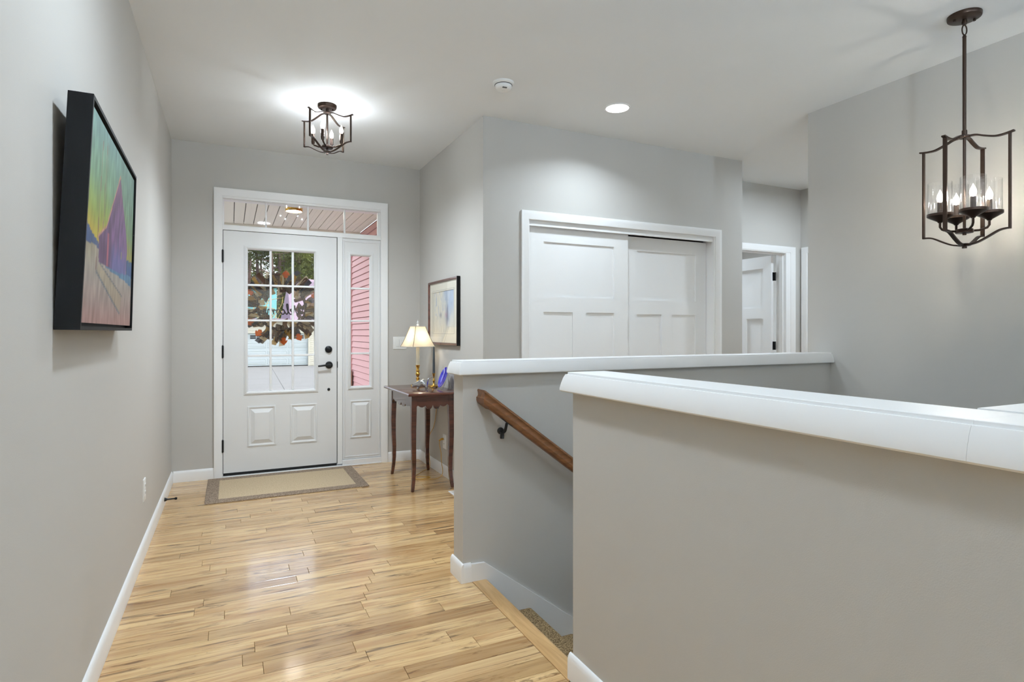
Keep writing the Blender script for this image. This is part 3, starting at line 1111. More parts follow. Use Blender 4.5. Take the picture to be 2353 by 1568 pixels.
fx, fy = 0.59, 4.105
fl_ = thing('flush_ceiling_light', 'bronze four-bulb open lantern close to the ceiling before the front door', 'ceiling light', (fx, fy, 2.40))
MB().lathe([(0.001, -.026), (.050, -.026), (.058, -.022), (.062, -.014), (.062, 0), (.001, 0)], (fx, fy, CH), 32).lathe([(0.001, -.05), (.009, -.05), (.009, -.02), (.001, -.02)], (fx, fy, CH), 12) \
    .lathe([(.001, -.036), (.005, -.036), (.005, -.025), (.001, -.025)], (fx + .035, fy - .012, CH), 8).lathe([(.001, -.036), (.005, -.036), (.005, -.025), (.001, -.025)], (fx - .035, fy + .012, CH), 8).build('canopy', M_bronze, fl_)
lantern(fl_, fx, fy, 0.184, 1.26, 2.648, 2.688, 2.475, 2.420, 2.455, 0.096, 0.0, 2.495, 2.545, False, M_bulb, bw=.013, bt=.005)
for k in range(4):                                   # extra unseen spots added under the bulbs to brighten the floor
    fd = bpy.data.lights.new('flush_fill_spot', 'SPOT')
    fd.energy = W_FLUSH_FILL
    fd.color = (.86, .98, 1.07)
    fd.spot_size = math.radians(176)
    fd.spot_blend = 1.0
    fd.shadow_soft_size = 0.0
    fo_ = bpy.data.objects.new('lamp', fd)
    COL.objects.link(fo_)
    fo_.parent = fl_
    d = spin(k * PI / 2)
    fo_.location = (d.x * .125, d.y * .125, 2.436 - 2.40)

px, py = 3.208, 1.595
pd = thing('pendant_lantern', 'bronze pendant lantern with four seeded glass shades over the stairs', 'pendant light', (px, py, 1.61))
MB().lathe([(0.001, -.020), (.060, -.020), (.068, -.016), (.070, -.010), (.070, 0), (.001, 0)], (px, py, CH), 36).lathe([(0.001, -.045), (.010, -.045), (.012, -.036), (.008, -.019), (.001, -.019)], (px, py, CH), 14) \
    .lathe([(.001, -.030), (.006, -.030), (.006, -.019), (.001, -.019)], (px + .038, py - .024, CH), 8).lathe([(.001, -.030), (.006, -.030), (.006, -.019), (.001, -.019)], (px - .038, py + .024, CH), 8).build('canopy', M_bronze, pd)
lk = spin(0.15)
ring = [(px + lk.x * .013 * math.cos(t), py + lk.y * .013 * math.cos(t), 2.668 + .024 * math.sin(t)) for t in [2 * PI * k / 20 for k in range(21)]]
MB().tube(ring, .003, 8).build('link', M_bronze, pd)
MB().tube([(px, py, 2.645), (px, py, 2.635), (px, py, 2.630), (px, py, 2.165)], [.005, .009, .008, .0075], 12).lathe([(.001, 0), (.011, 0), (.011, .030), (.001, .030)], (px, py, 2.150), 12).build('down_rod', M_bronze, pd)
lantern(pd, px, py, 0.180, 0.50, 2.117, 2.150, 1.680, 1.622, 1.690, 0.100, 1.24, 1.773, 1.838, True, M_bulbp, bw=.017, bt=.007)


def downlight(name, x, y, label, watts, r=.078, group=None, spread=125):
    o = thing(name, label, 'downlight', (x, y, CH - .004), group)
    MB().lathe([(r + .012, 0), (r + .012, -.003), (r, -.004), (r, 0)], (x, y, CH), 32).build('trim_ring', M_trim, o)
    MB().lathe([(.001, -.0025), (r, -.0025), (r, -.001), (.001, -.001)], (x, y, CH), 32).build('lens', M_can, o)
    ld = bpy.data.lights.new('downlight_lamp', 'AREA')
    ld.shape = 'DISK'
    ld.size = 2 * r
    ld.energy = watts
    ld.spread = math.radians(spread)
    ld.color = (.83, .97, 1.09)
    lo = bpy.data.objects.new('lamp', ld)
    COL.objects.link(lo)
    lo.parent = o
    lo.location = (0, 0, -.006)
    return o


downlight('recessed_or_fill_light', 2.39, 3.29, 'round white recessed light in the ceiling before the closet doors', W_CAN, spread=138)
downlight('recessed_or_fill_light', 4.95, 3.30, 'added fill light in the hall hidden past the stairwell wall', W_ROOM_FILL * .26, spread=172)  # unseen lamp added to brighten the far hall
downlight('recessed_or_fill_light', 5.1, 5.9, 'added fill light in the bedroom behind the open door', W_ROOM_FILL, spread=172)  # added out of view to light the bedroom and its door
downlight('recessed_or_fill_light', 0.42, 1.92, 'recessed light over the hall just above the top of the photo', W_HALL, spread=175)
for i, (x, y_) in enumerate(((0.3, 0.35), (0.3, -1.4), (2.4, -0.6), (2.4, -2.4))):  # invented downlights out of view, general fill for the hall
    downlight('recessed_or_fill_light', x, y_, ['added fill light over the hall right behind the camera', 'added fill light in the living room near the barn painting wall',
                                        'added fill light in the living room beside the return half wall', 'added fill light near the living room windows'][i], W_LIVING_FILL)

M_fill_bowl = mat('fill_uplight_bowl', rgb(236, 232, 222), .6)


def fill_uplight(x, y_, label, watts):  # made-up uplight, bounces soft fill off the ceiling behind the camera
    o = thing('fill_floor_lamp', label, 'added fill lamp', (x, y_, 0))
    MB().lathe([(.001, 0), (.14, 0), (.14, .012), (.03, .030), (.012, .05), (.012, 1.70), (.001, 1.70)], (x, y_, 0), 24).build('stand', M_bronze, o)
    MB().lathe([(.012, 1.69), (.06, 1.70), (.15, 1.745), (.19, 1.79), (.187, 1.79), (.147, 1.75), (.06, 1.706), (.012, 1.697)], (x, y_, 0), 30).build('bowl', M_fill_bowl, o)
    ld = bpy.data.lights.new('fill_uplight_lamp', 'AREA')
    ld.shape = 'DISK'
    ld.size = .26
    ld.energy = watts
    ld.color = (.745, .955, 1.16)
    lo = bpy.data.objects.new('lamp', ld)
    COL.objects.link(lo)
    lo.parent = o
    lo.location = (0, 0, 1.785)
    lo.rotation_euler = (PI, 0, 0)
    return o


fill_uplight(0.05, -1.9, 'added fill uplight against the barn painting wall behind the camera', W_FILL_UP)
fill_uplight(2.9, -2.6, 'added fill uplight in the living room beyond the stairwell', W_FILL_UP * .75)

sd_ = thing('smoke_detector', 'round white smoke detector on the ceiling near the closet corner', 'smoke detector', (1.515, 3.262, CH - .05))
MB().lathe([(.066, 0), (.066, -.010), (.060, -.016), (.056, -.017)], (1.515, 3.262, CH), 36).build('mounting_ring', M_plate, sd_)
MB().lathe([(.054, -.012), (.0525, -.018), (.0525, -.026), (.050, -.036), (.042, -.044), (.025, -.0475), (.001, -.048)], (1.515, 3.262, CH), 36).build('cover', M_plate, sd_)
MB().lathe([(.0548, -.0165), (.0548, -.0195), (.052, -.0195), (.052, -.0165)], (1.515, 3.262, CH), 36).build('vent_slot', M_rubber, sd_)
for k in range(5):
    MB().box(1.492 + .006 * k, 1.4945 + .006 * k, 3.215, 3.228, CH - .0475, CH - .0445).build('vent_slit', M_rubber, sd_)
MB().lathe([(.001, -.0495), (.008, -.0495), (.009, -.0465), (.001, -.0465)], (1.515, 3.262, CH), 14).build('test_button', M_plate, sd_)

# ------------------------------------------------------------------ barn painting on the left wall
pt = thing('painting', 'large black framed oil painting of a purple barn on the left wall', 'painting', (-0.40, 2.38, 1.206))
PY0, PY1, PZ0, PZ1 = 1.922, 2.842, 1.207, 1.849


def tilt(p, q):
    """how far the top leans off the wall at (p along, q up)"""
    return (0.031 * (1 - p) + 0.016 * p) * q


def pp(p, q, d):
    """p along 0..1, q up 0..1, d distance from the wall-side face"""
    zz = PZ0 + (PZ1 - PZ0) * q - 0.008 * p * q
    return (-0.4235 + d + tilt(p, q), PY0 + (PY1 - PY0) * p, zz)


W_, H_ = PY1 - PY0, PZ1 - PZ0
FD = 0.058
fw = 0.010
for p0_, p1_, q0_, q1_ in ((0, 1, 0, fw / H_), (0, 1, 1 - fw / H_, 1), (0, fw / W_, fw / H_, 1 - fw / H_), (1 - fw / W_, 1, fw / H_, 1 - fw / H_)):
    rings = [[pp(p0_, q0_, d), pp(p1_, q0_, d), pp(p1_, q1_, d), pp(p0_, q1_, d)] for d in (0, FD)]
    MB().loops(rings).build('frame_rail', M_frameblack, pt)
rings = [[pp(fw / W_, fw / H_, d), pp(1 - fw / W_, fw / H_, d), pp(1 - fw / W_, 1 - fw / H_, d), pp(fw / W_, 1 - fw / H_, d)] for d in (.004, FD - .022)]
MB().loops(rings).build('backing', M_frameblack, pt)


def lerp(a, b, t):
    return tuple(a[i] + (b[i] - a[i]) * t for i in range(3))


def sm(a, b, x):
    t = max(0, min(1, (x - a) / (b - a)))
    return t * t * (3 - 2 * t)


def inpoly(x, y_, poly):
    r = False
    n = len(poly)
    for i in range(n):
        x1, y1 = poly[i]
        x2, y2 = poly[(i + 1) % n]
        if (y1 > y_) != (y2 > y_) and x < (x2 - x1) * (y_ - y1) / (y2 - y1) + x1:
            r = not r
    return r


def segd(x, y_, a, b):
    vx, vy = b[0] - a[0], b[1] - a[1]
    t = max(0, min(1, ((x - a[0]) * vx + (y_ - a[1]) * vy) / (vx * vx + vy * vy)))
    return math.hypot(x - a[0] - t * vx, y_ - a[1] - t * vy)


BARN = [(.235, .318), (.218, .44), (.354, .516), (.45, .65), (.609, .876), (.70, .74), (.80, .60), (.85, .50), (.838, .320), (.41, .314)]


def barn_paint(p, q):
    n1 = noise.noise((p * 7, q * 3, 1.3))
    n2 = noise.noise((p * 30, q * 9, 4.1))
    # sky
    c = lerp((226, 196, 70), (168, 186, 92), sm(.42, .60, q + .05 * n1))
    c = lerp(c, (140, 178, 140), sm(.55, .75, q + .06 * n1))
    c = lerp(c, (132, 172, 164), sm(.70, .98, q + .08 * n1))
    c = lerp(c, (132, 168, 148), .6 * sm(.35, .75, p))
    if p > .80 and q < .6:
        c = lerp(c, (206, 186, 84), .7 * sm(.6, .42, q))
    # ground
    hor = .405 - .07 * p + .02 * n1
    gr = lerp((188, 156, 150), (196, 184, 172), sm(.0, .3, q))
    gr = lerp(gr, (192, 178, 132), .6 * sm(.22, .4, q) * sm(.35, 0, p))
    gr = lerp(gr, (206, 150, 140), .5 * sm(.12, 0, q + .05 * n2))
    if q < hor:
        c = gr
    # blue hedge at the left, and right of the barn
    if p < .24 and hor - .015 < q < .47 - .30 * p + .02 * n2:
        c = lerp((72, 98, 150), (92, 112, 150), .5 + n1)
    if p > .84 and .32 < q < .43 + .02 * n2:
        c = (78, 110, 160)
    # yellow strip under the hedge
    # road and shade lines
    if q < .318:
        d1 = segd(p, q, (.252, .312), (.746, .18))
        d2 = segd(p, q, (.205, .262), (.702, .073))
        if d1 < .009:
            c = lerp((104, 116, 130), c, d1 / .009)
        if d2 < .012:
            c = lerp((94, 116, 140), c, d2 / .012)
        if inpoly(p, q, [(.252, .312), (.746, .18), (.702, .073), (.205, .262)]):
            c = lerp(c, (196, 176, 140), .5)
    # blue shadow at the barn foot
    if inpoly(p, q, [(.24, .322), (.99, .36), (.99, .262), (.80, .285), (.45, .300)]) and q < .335:
        c = lerp((92, 138, 178), (120, 160, 190), .5 + .5 * n2)
    # tree stems in the sky
    for a, b, wd, cc in (((.196, .271), (.217, .92), .0045, (150, 106, 96)), ((.282, .476), (.298, .95), .004, (150, 116, 100)), ((.29, .476), (.33, .95), .003, (136, 130, 110)),
                         ((.90, .4), (.905, .95), .004, (126, 150, 130)), ((.95, .4), (.94, .95), .004, (126, 150, 130))):
        d = segd(p, q, a, b)
        if d < wd:
            c = lerp(cc, c, .25)
    if inpoly(p, q, BARN):
        c = lerp((118, 86, 122), (148, 112, 160), sm(.3, .8, p + .25 * n2))
        c = lerp(c, (124, 128, 190), .8 * sm(.52, .36, q + .1 * n2) * sm(.42, .52, p))
        c = lerp(c, (168, 116, 142), .6 * sm(.75, .88, p) * sm(.5, .3, q))
        c = lerp(c, (150, 92, 112), .5 * sm(.60, .85, q + .1 * n2))
        if .375 < p < .41 and q < .5:
            c = (196, 112, 128)
        if .69 < p < .71 and .40 < q < .45:
            c = (170, 160, 130)
    else:
        for a, b in (((.218, .44), (.354, .516)), ((.354, .516), (.45, .65)), ((.45, .65), (.609, .876))):
            if segd(p, q, a, b) < .012:
                c = (214, 160, 136)
    k = 1 + .16 * n2
    return tuple(max(0, min(255, v * k * .80)) for v in c)


def art(name, m, parent, fn, nx, nz, paint):
    vs2, fs, cols = [], [], []
    for j in range(nz + 1):
        for i in range(nx + 1):
            p, q = i / nx, j / nz
            vs2.append(fn(p, q))
            r, g, b = paint(p, q)
            cols += [s2l(r), s2l(g), s2l(b), 1.0]
    for j in range(nz):
        for i in range(nx):
            a = j * (nx + 1) + i
            fs.append((a, a + 1, a + nx + 2, a + nx + 1))
    o = MB().add(vs2, fs).build(name, m, parent, smooth=0, recalc=False)
    at = o.data.color_attributes.new('paint', 'FLOAT_COLOR', 'POINT')
    at.data.foreach_set('color', cols)
    return o


CI = .020
art('canvas', M_canvas, pt, lambda p, q: pp((CI + (W_ - 2 * CI) * p) / W_, (CI + (H_ - 2 * CI) * q) / H_, FD - .006), 150, 110, barn_paint)
rings = [[pp(a, b, d), pp(1 - a, b, d), pp(1 - a, 1 - b, d), pp(a, 1 - b, d)] for a, b, d in ((CI / W_, CI / H_, FD - .0065), (CI / W_, CI / H_, FD - .021))]
MB().loops(rings, False, False).build('canvas_edge', M_frameblack, pt)

# ------------------------------------------------------------------ small framed print in the alcove
fp = thing('framed_print', 'small wood framed pale blue watercolour print above the hall table', 'picture', (1.60, 4.63, 1.093))
AY0, AY1, AZ0, AZ1 = 4.272, 5.012, 1.094, 1.640
M_pframe = mat_wood('rosewood_frame', rgb(104, 58, 44), rgb(62, 30, 26), (20, 3, 20), 0.25, coat=0.4)
prof = [(0, .003), (0, .026), (.002, .029), (.012, .030), (.019, .026), (.021, .020), (.021, .003)]
rings = []
for s_, d in prof:
    rings.append([(XA - d, AY0 + s_, AZ0 + s_), (XA - d, AY1 - s_, AZ0 + s_), (XA - d, AY1 - s_, AZ1 - s_), (XA - d, AY0 + s_, AZ1 - s_)])
MB().loops(rings + [rings[0]], False, False).build('frame', M_pframe, fp, smooth=25)
for (a, b) in (((AY0 - .0008, AZ0), (AY0 - .0008, AZ1)),):
    MB().box(XA - .030, XA - .003, AY0 - .0016, AY0 + .006, AZ0, AZ1).build('frame_side', M_frameblack, fp, bevel=.001)
M_mat = mat('mat_board', rgb(238, 232, 216), 0.9)
PYa, PYb, PZa, PZb = AY0 + .11, AY1 - .11, AZ0 + .105, AZ1 - .095
mbm = MB()
for a0, a1, b0, b1 in ((AY0 + .02, AY1 - .02, AZ0 + .02, PZa), (AY0 + .02, AY1 - .02, PZb, AZ1 - .02), (AY0 + .02, PYa, PZa, PZb), (PYb, AY1 - .02, PZa, PZb)):
    mbm.box(XA - .016, XA - .012, a0, a1, b0, b1)
mbm.build('mat_board', M_mat, fp)
M_line = mat('mat_line', rgb(150, 146, 140), .8)
mbm = MB()
for s_ in (.012,):
    for a0, a1, b0, b1 in ((PYa - s_, PYb + s_, PZa - s_, PZa - s_ + .002), (PYa - s_, PYb + s_, PZb + s_ - .002, PZb + s_), (PYa - s_, PYa - s_ + .003, PZa - s_, PZb + s_), (PYb + s_ - .003, PYb + s_, PZa - s_, PZb + s_)):
        mbm.box(XA - .0165, XA - .0155, a0, a1, b0, b1)
mbm.build('ruled_line', M_line, fp)


def print_paint(p, q):
    # p: 0 near end .. 1 far end
    u = 1 - p
    n1 = noise.noise((u * 5, q * 2.5, 9.0))
    n2 = noise.noise((u * 18, q * 8, 2.0))
    c = lerp((236, 230, 214), (186, 202, 226), sm(.25, .85, u + .25 * n1) * sm(.0, .75, q + .15 * n1))
    c = lerp(c, (172, 186, 214), .6 * sm(.1, .5, n2) * sm(.2, .6, q))
    f = math.exp(-((u - .68) / .07) ** 2 - ((q - .42) / .20) ** 2)
    c = lerp(c, (128, 128, 150), min(1, max(0, .8 * f + .7 * f * n2)))
    f = math.exp(-((u - .36) / .04) ** 2 - ((q - .42) / .06) ** 2)
    c = lerp(c, (130, 126, 130), .7 * f)
    f = math.exp(-((u - .62) / .05) ** 2 - ((q - .42) / .06) ** 2)
    c = lerp(c, (206, 158, 176), .6 * f)
    return c


art('print', M_print, fp, lambda p, q: (XA - .011, PYa + (PYb - PYa) * p, PZa + (PZb - PZa) * q), 40, 44, print_paint)
MB().add([(XA - .0185, AY0 + .02, AZ0 + .02), (XA - .0185, AY1 - .02, AZ0 + .02), (XA - .0185, AY1 - .02, AZ1 - .02), (XA - .0185, AY0 + .02, AZ1 - .02)], [(0, 1, 2, 3)]).build('glazing', M_glass, fp)

# ------------------------------------------------------------------ hall table
TZ = 0.745
tx0, tx1, ty0, ty1 = 1.178, 1.598, 4.195, 4.960
tb = thing('hall_table', 'dark mahogany side table with scalloped apron and slim curved legs', 'table', ((tx0 + tx1) / 2, (ty0 + ty1) / 2, 0))
st = [(0.004, TZ - .020), (.0, TZ - .017), (.0, TZ - .008), (.004, TZ - .003), (.009, TZ)]
rings = [[(tx0 + s_, ty0 + s_, z), (tx1 - s_, ty0 + s_, z), (tx1 - s_, ty1 - s_, z), (tx0 + s_, ty1 - s_, z)] for s_, z in st]
MB().loops(rings).build('table_top', M_mahog, tb)
lx0_, lx1_, lyy0, lyy1 = 1.222, 1.556, 4.262, 4.895
# aprons with scalloped lower edge


def scallop(L_, n=40):
    pts = []
    for i in range(n + 1):
        t = i / n
        u = abs(2 * t - 1)          # 0 centre .. 1 ends
        z = .078
        if u > .80:
            z = .078 + .050 * sm(.80, 1.0, u)
        elif u > .36:
            z = .078 + .016 * math.sin((u - .36) / .44 * PI)
        else:
            z = .100 - .026 * abs(math.cos(u / .36 * PI / 2)) ** .6 + .020 * math.exp(-(u / .045) ** 2) * -1
            z = .096 - .0 + .014 * math.sin(u / .36 * PI) - .016 * math.exp(-(u / .05) ** 2)
        pts.append((t * L_, TZ - .02 - z))
    return pts


for nm, a0, a1, fnA in (('x', lyy0 + .02, lyy1 - .02, None), ('y', lx0_ + .02, lx1_ - .02, None)):
    for side in (0, 1):
        L_ = a1 - a0
        low = scallop(L_)
        poly = [(L_, TZ - .02), (0, TZ - .02)] + low
        if nm == 'x':
            xx = lx0_ + .004 if side == 0 else lx1_ - .018
            MB().prism(poly, lambda a, b, d: (d, a0 + a, b), xx, xx + .014).build('apron', M_mahog, tb, smooth=30)
        else:
            yy = lyy0 + .004 if side == 0 else lyy1 - .018
            MB().prism(poly, lambda a, b, d: (a0 + a, d, b), yy, yy + .014).build('apron', M_mahog, tb, smooth=30)
for sx in (0, 1):
    for sy in (0, 1):
        # square tapering leg with a gentle bow, foot kicked outward
        ox, oy = (-1 if sx == 0 else 1), (-1 if sy == 0 else 1)
        xc = lx0_ + .020 if sx == 0 else lx1_ - .020
        yc = lyy0 + .020 if sy == 0 else lyy1 - .020
        secs = [(TZ - .02, .0, .020), (TZ - .13, .0, .020), (TZ - .20, .002, .0195), (.46, .004, .0190), (.34, .002, .0175), (.24, -.002, .0158), (.15, -.002, .0142), (.08, .002, .0128), (.03, .008, .0118), (0.0, .012, .0105)]
        rings = []
        for z, off, hw in secs:
            x_, y_ = xc + ox * off, yc + oy * off
            rings.append([(x_ - hw, y_ - hw, z), (x_ + hw, y_ - hw, z), (x_ + hw, y_ + hw, z), (x_ - hw, y_ + hw, z)])
        MB().loops(rings).build('leg', M_mahog, tb, bevel=.002, smooth=30)
MB().box(1.50, 1.515, 4.50, 4.53, .585, .612).box(1.49, 1.50, 4.505, 4.525, .60, .725).build('latch_block', M_black, tb)

# ------------------------------------------------------------------ things on the table
LXc, LYc = 1.435, 4.820
lamp = thing('table_lamp', 'brass candlestick lamp with cream square shade on the hall table', 'lamp', (LXc, LYc, TZ))
MB().lathe([(.001, 0), (.058, 0), (.060, .006), (.056, .012), (.040, .016), (.026, .022), (.016, .030), (.011, .042), (.010, .052), (.016, .058), (.017, .063), (.011, .068), (.009, .076), (.013, .086), (.019, .096), (.020, .104), (.014, .112),
            (.010, .118), (.016, .124), (.017, .130), (.012, .136), (.011, .148), (.016, .158), (.016, .168), (.020, .172), (.020, .176), (.014, .178)], (LXc, LYc, TZ), 24).build('base', M_brass, lamp, smooth=50)
M_sleeve = mat('ivory_sleeve', rgb(240, 234, 214), .5)
MB().lathe([(.001, 0), (.0145, 0), (.0145, .150), (.001, .150)], (LXc, LYc, TZ + .176), 18).build('candle_sleeve', M_sleeve, lamp)
MB().lathe([(.001, 0), (.012, 0), (.016, .006), (.016, .030), (.012, .036), (.001, .036)], (LXc, LYc, TZ + .326), 16).tube([(LXc + .012, LYc, TZ + .335), (LXc + .03, LYc - .006, TZ + .333)], .004, 8).build('socket', M_brass, lamp)
MB().lathe([(.001, 0), (.010, .004), (.022, .022), (.027, .042), (.024, .060), (.012, .072), (.001, .075)], (LXc, LYc, TZ + .362), 14).build('bulb', M_bulbl, lamp)
M_shade = mat_translucent('shade_fabric', rgb(238, 228, 206), (.80, .70, .54, 1), .55)
M_shtrim = mat('shade_trim', rgb(208, 202, 188), .8)
M_shrib = mat('shade_seam', rgb(128, 110, 84), .9)
vd = spin(-PI / 2)
ang0 = math.atan2(vd.y, vd.x) - 0.10
zs0, zs1 = 1.078, 1.249
rings = []
for k in range(9):
    t = k / 8
    R_ = .140 + (.066 - .140) * t + .010 * (1 - t) ** 4
    ring = []
    for j in range(4):
        a = ang0 + j * PI / 2
        b = a + PI / 2
        for i in range(6):
            f = i / 6
            ring.append((LXc + R_ * ((1 - f) * math.cos(a) + f * math.cos(b)), LYc + R_ * ((1 - f) * math.sin(a) + f * math.sin(b)), zs0 + (zs1 - zs0) * t))
    rings.append(ring)
MB().loops(rings, False, False).build('lamp_shade', M_shade, lamp, smooth=30)
for j in range(4):
    a = ang0 + j * PI / 2
    pts = []
    for k in range(9):
        t = k / 8
        R_ = .1405 + (.0665 - .1405) * t + .010 * (1 - t) ** 4
        pts.append((LXc + R_ * math.cos(a), LYc + R_ * math.sin(a), zs0 + (zs1 - zs0) * t))
    MB().tube(pts, .0022, 6).build('shade_rib', M_shrib, lamp)
for R_, z in ((.1505, zs0), (.0665, zs1)):
    pts = [(LXc + R_ * math.cos(ang0 + j * PI / 2), LYc + R_ * math.sin(ang0 + j * PI / 2), z) for j in range(5)]
    for j in range(4):
        MB().tube([pts[j], pts[j + 1]], .0030, 6).build('shade_trim', M_shtrim, lamp)
MB().tube([(LXc, LYc, 1.19), (LXc, LYc, zs1 + .006)], .002, 6).tube([(LXc + .066 * math.cos(ang0), LYc + .066 * math.sin(ang0), zs1), (LXc - .066 * math.cos(ang0), LYc - .066 * math.sin(ang0), zs1)], .0016, 6).build('harp', M_brass, lamp)
M_crystal = mat('finial_glass', rgb(236, 236, 236), .08, spec=.8, coat=.6)
MB().lathe([(.001, 0), (.006, .001), (.011, .008), (.011, .014), (.005, .020), (.004, .023), (.008, .029), (.008, .034), (.003, .040), (.0015, .052), (.001, .054)], (LXc, LYc, zs1 + .004), 16).build('finial', M_crystal, lamp)
# lamp cord: across the table, down behind, coil on the floor, up to the outlet
cpts = [(LXc + .05, LYc + .01, TZ + .006), (1.48, 4.79, TZ + .006), (1.53, 4.76, TZ + .004), (1.592, 4.80, TZ + .003), (1.6045, 4.82, TZ - .02), (1.606, 4.83, .55), (1.605, 4.90, .38), (1.585, 4.99, .26), (1.585, 4.97, .10),
        (1.565, 4.90, .020), (1.50, 4.86, .006), (1.38, 4.72, .005), (1.33, 4.66, .005), (1.38, 4.60, .005), (1.48, 4.62, .006), (1.40, 4.68, .008), (1.36, 4.62, .007), (1.44, 4.56, .006), (1.535, 4.56, .008), (1.585, 4.61, .035), (1.590, 4.655, .12),
        (1.588, 4.66, .19), (1.580, 4.675, .26), (1.578, 4.66, .300)]
MB().tube(catmull(cpts, 6), .0028, 6).build('cord', M_cord, lamp)
MB().tube([(1.574, 4.668, .292), (1.59, 4.655, .305), (1.6065, 4.650, .306)], [.005, .009, .010], 8).build('plug', M_cord, lamp)

cs = thing('candlestick', 'small brass candlestick with dark grey taper candle', 'candlestick', (1.512, 4.62, TZ))
bx, by = 1.512, 4.62
mbc = MB()
oct_ = [(.040 if k % 2 == 0 else .034) for k in range(16)]
for z0, z1, s0 in ((0.004, .010, 1.0), (.010, .014, .82)):
    mbc.loops([[(bx + oct_[k] * s0 * math.cos(2 * PI * k / 16), by + oct_[k] * s0 * math.sin(2 * PI * k / 16), TZ + z) for k in range(16)] for z in (z0, z1)])
for k in range(4):
    mbc.lathe([(.001, 0), (.005, 0), (.006, .005), (.001, .006)], (bx + .03 * math.cos(k * PI / 2 + .7), by + .03 * math.sin(k * PI / 2 + .7), TZ), 8)
mbc.lathe([(.001, .012), (.020, .012), (.010, .022), (.007, .034), (.006, .046), (.011, .053), (.011, .060), (.006, .066), (.005, .078), (.008, .086), (.010, .092), (.010, .108), (.014, .112), (.014, .116), (.001, .117)], (bx, by, TZ), 20)
mbc.build('brass_stick', M_brass, cs, smooth=50)
MB().lathe([(.001, 0), (.0105, 0), (.0100, .08), (.0085, .16), (.0065, .205), (.003, .220), (.001, .222)], (bx, by, TZ + .117), 14).build('taper', mat('grey_wax', rgb(62, 68, 72), .4, spec=.5), cs)

# blue plate on a wire easel
bpx, bpy_ = 1.505, 4.452
plt = thing('plate', 'cobalt blue glass plate leaning on a small wire easel', 'plate', (bpx, bpy_, TZ + .012))
M_blue = mat('cobalt_glass', rgb(30, 22, 190), .08, spec=.7, coat=.5)
lean = math.radians(21)
yawp = math.radians(-3)
nrm = Vector((-math.cos(lean) * math.cos(yawp), -math.cos(lean) * math.sin(yawp), math.sin(lean)))
upv = Vector((math.sin(lean) * math.cos(yawp), math.sin(lean) * math.sin(yawp), math.cos(lean)))
sdv = nrm.cross(upv)
pc = Vector((bpx, bpy_, TZ + .012)) + upv * .086
prf = [(.001, .0), (.045, .0), (.060, .004), (.086, .012), (.087, .014), (.084, .0155), (.058, .008), (.045, .004), (.001, .004)]
rings = []
for r, h in prf:
    rings.append([tuple(pc + nrm * (h - .008) + r * (math.cos(2 * PI * k / 36) * sdv + math.sin(2 * PI * k / 36) * upv)) for k in range(36)])
MB().loops(rings).build('plate_disc', M_blue, plt, smooth=40)
esl = thing('plate_easel', 'little silver wire easel behind the blue plate', 'easel', (bpx + .03, bpy_, TZ))
M_wire = mat('silver_wire', rgb(176, 176, 180), .25, metal=1)
for s_ in (-1, 1):
    off = sdv * (.035 * s_)
    b0 = Vector((bpx, bpy_, TZ + .003)) + off
    ptsw = [b0 - Vector((.026, .003, -.016)), b0 - Vector((.028, .003, 0)), b0 + Vector((.012, 0, .0)), b0 + Vector((.03, .004, .022)), b0 + Vector((.066, .008, .118)) - off * .55, b0 + Vector((.072, .009, .124)) - off * .6,
            b0 + Vector((.095, .011, .02)), b0 + Vector((.098, .011, .001)), b0 + Vector((.088, .011, .001))]
    MB().tube(catmull(ptsw, 5), .0016, 6).build('wire', M_wire, esl)

# pewter bull
bl = thing('bull_figurine', 'polished silver bull figurine standing on the hall table', 'figurine', (1.345, 4.44, TZ))
bme = bpy.data.meshes.new('bull_body')
bx0, by0 = 1.345, 4.44
fw_ = Vector((-.93, .37, 0)).normalized()      # heading of the bull
sw_ = Vector((-fw_.y, fw_.x, 0))
def bp(f, s_, z):
    return tuple(fw_ * f + sw_ * s_ + Vector((0, 0, z)))
BV = [(-.038, 0, .056, .029), (-.012, 0, .060, .031), (.018, 0, .050, .026), (.040, 0, .042, .019), (.056, 0, .033, .014), (.066, 0, .024, .009),
      (-.042, .017, .032, .014), (-.044, .018, .012, .010), (-.044, .018, .006, .011), (-.042, -.017, .032, .014), (-.044, -.018, .012, .010), (-.044, -.018, .006, .011),
      (.020, .015, .026, .011), (.021, .016, .012, .008), (.021, .016, .006, .009), (.020, -.015, .026, .011), (.021, -.016, .012, .008), (.021, -.016, .006, .009),
      (-.056, 0, .080, .007), (-.064, -.004, .094, .004), (-.090, -.014, .102, .003), (-.104, -.018, .105, .0015)]
BE = [(0, 1), (1, 2), (2, 3), (3, 4), (4, 5), (0, 6), (6, 7), (7, 8), (0, 9), (9, 10), (10, 11), (2, 12), (12, 13), (13, 14), (2, 15), (15, 16), (16, 17), (0, 18), (18, 19), (19, 20), (20, 21)]
bme.from_pydata([bp(a, b, c_) for a, b, c_, r in BV], BE, [])
bo = bpy.data.objects.new('body', bme)
COL.objects.link(bo)
bo.parent = bl
LOC[bo.name] = LOC[bl.name]
sk = bo.modifiers.new('skin', 'SKIN')
for i, (a, b, c_, r) in enumerate(BV):
    bme.skin_vertices[0].data[i].radius = (r, r)
bme.skin_vertices[0].data[0].use_root = True
ss = bo.modifiers.new('subsurf', 'SUBSURF')
ss.levels = ss.render_levels = 2
sk.use_smooth_shade = True
bme.materials.append(M_silver)
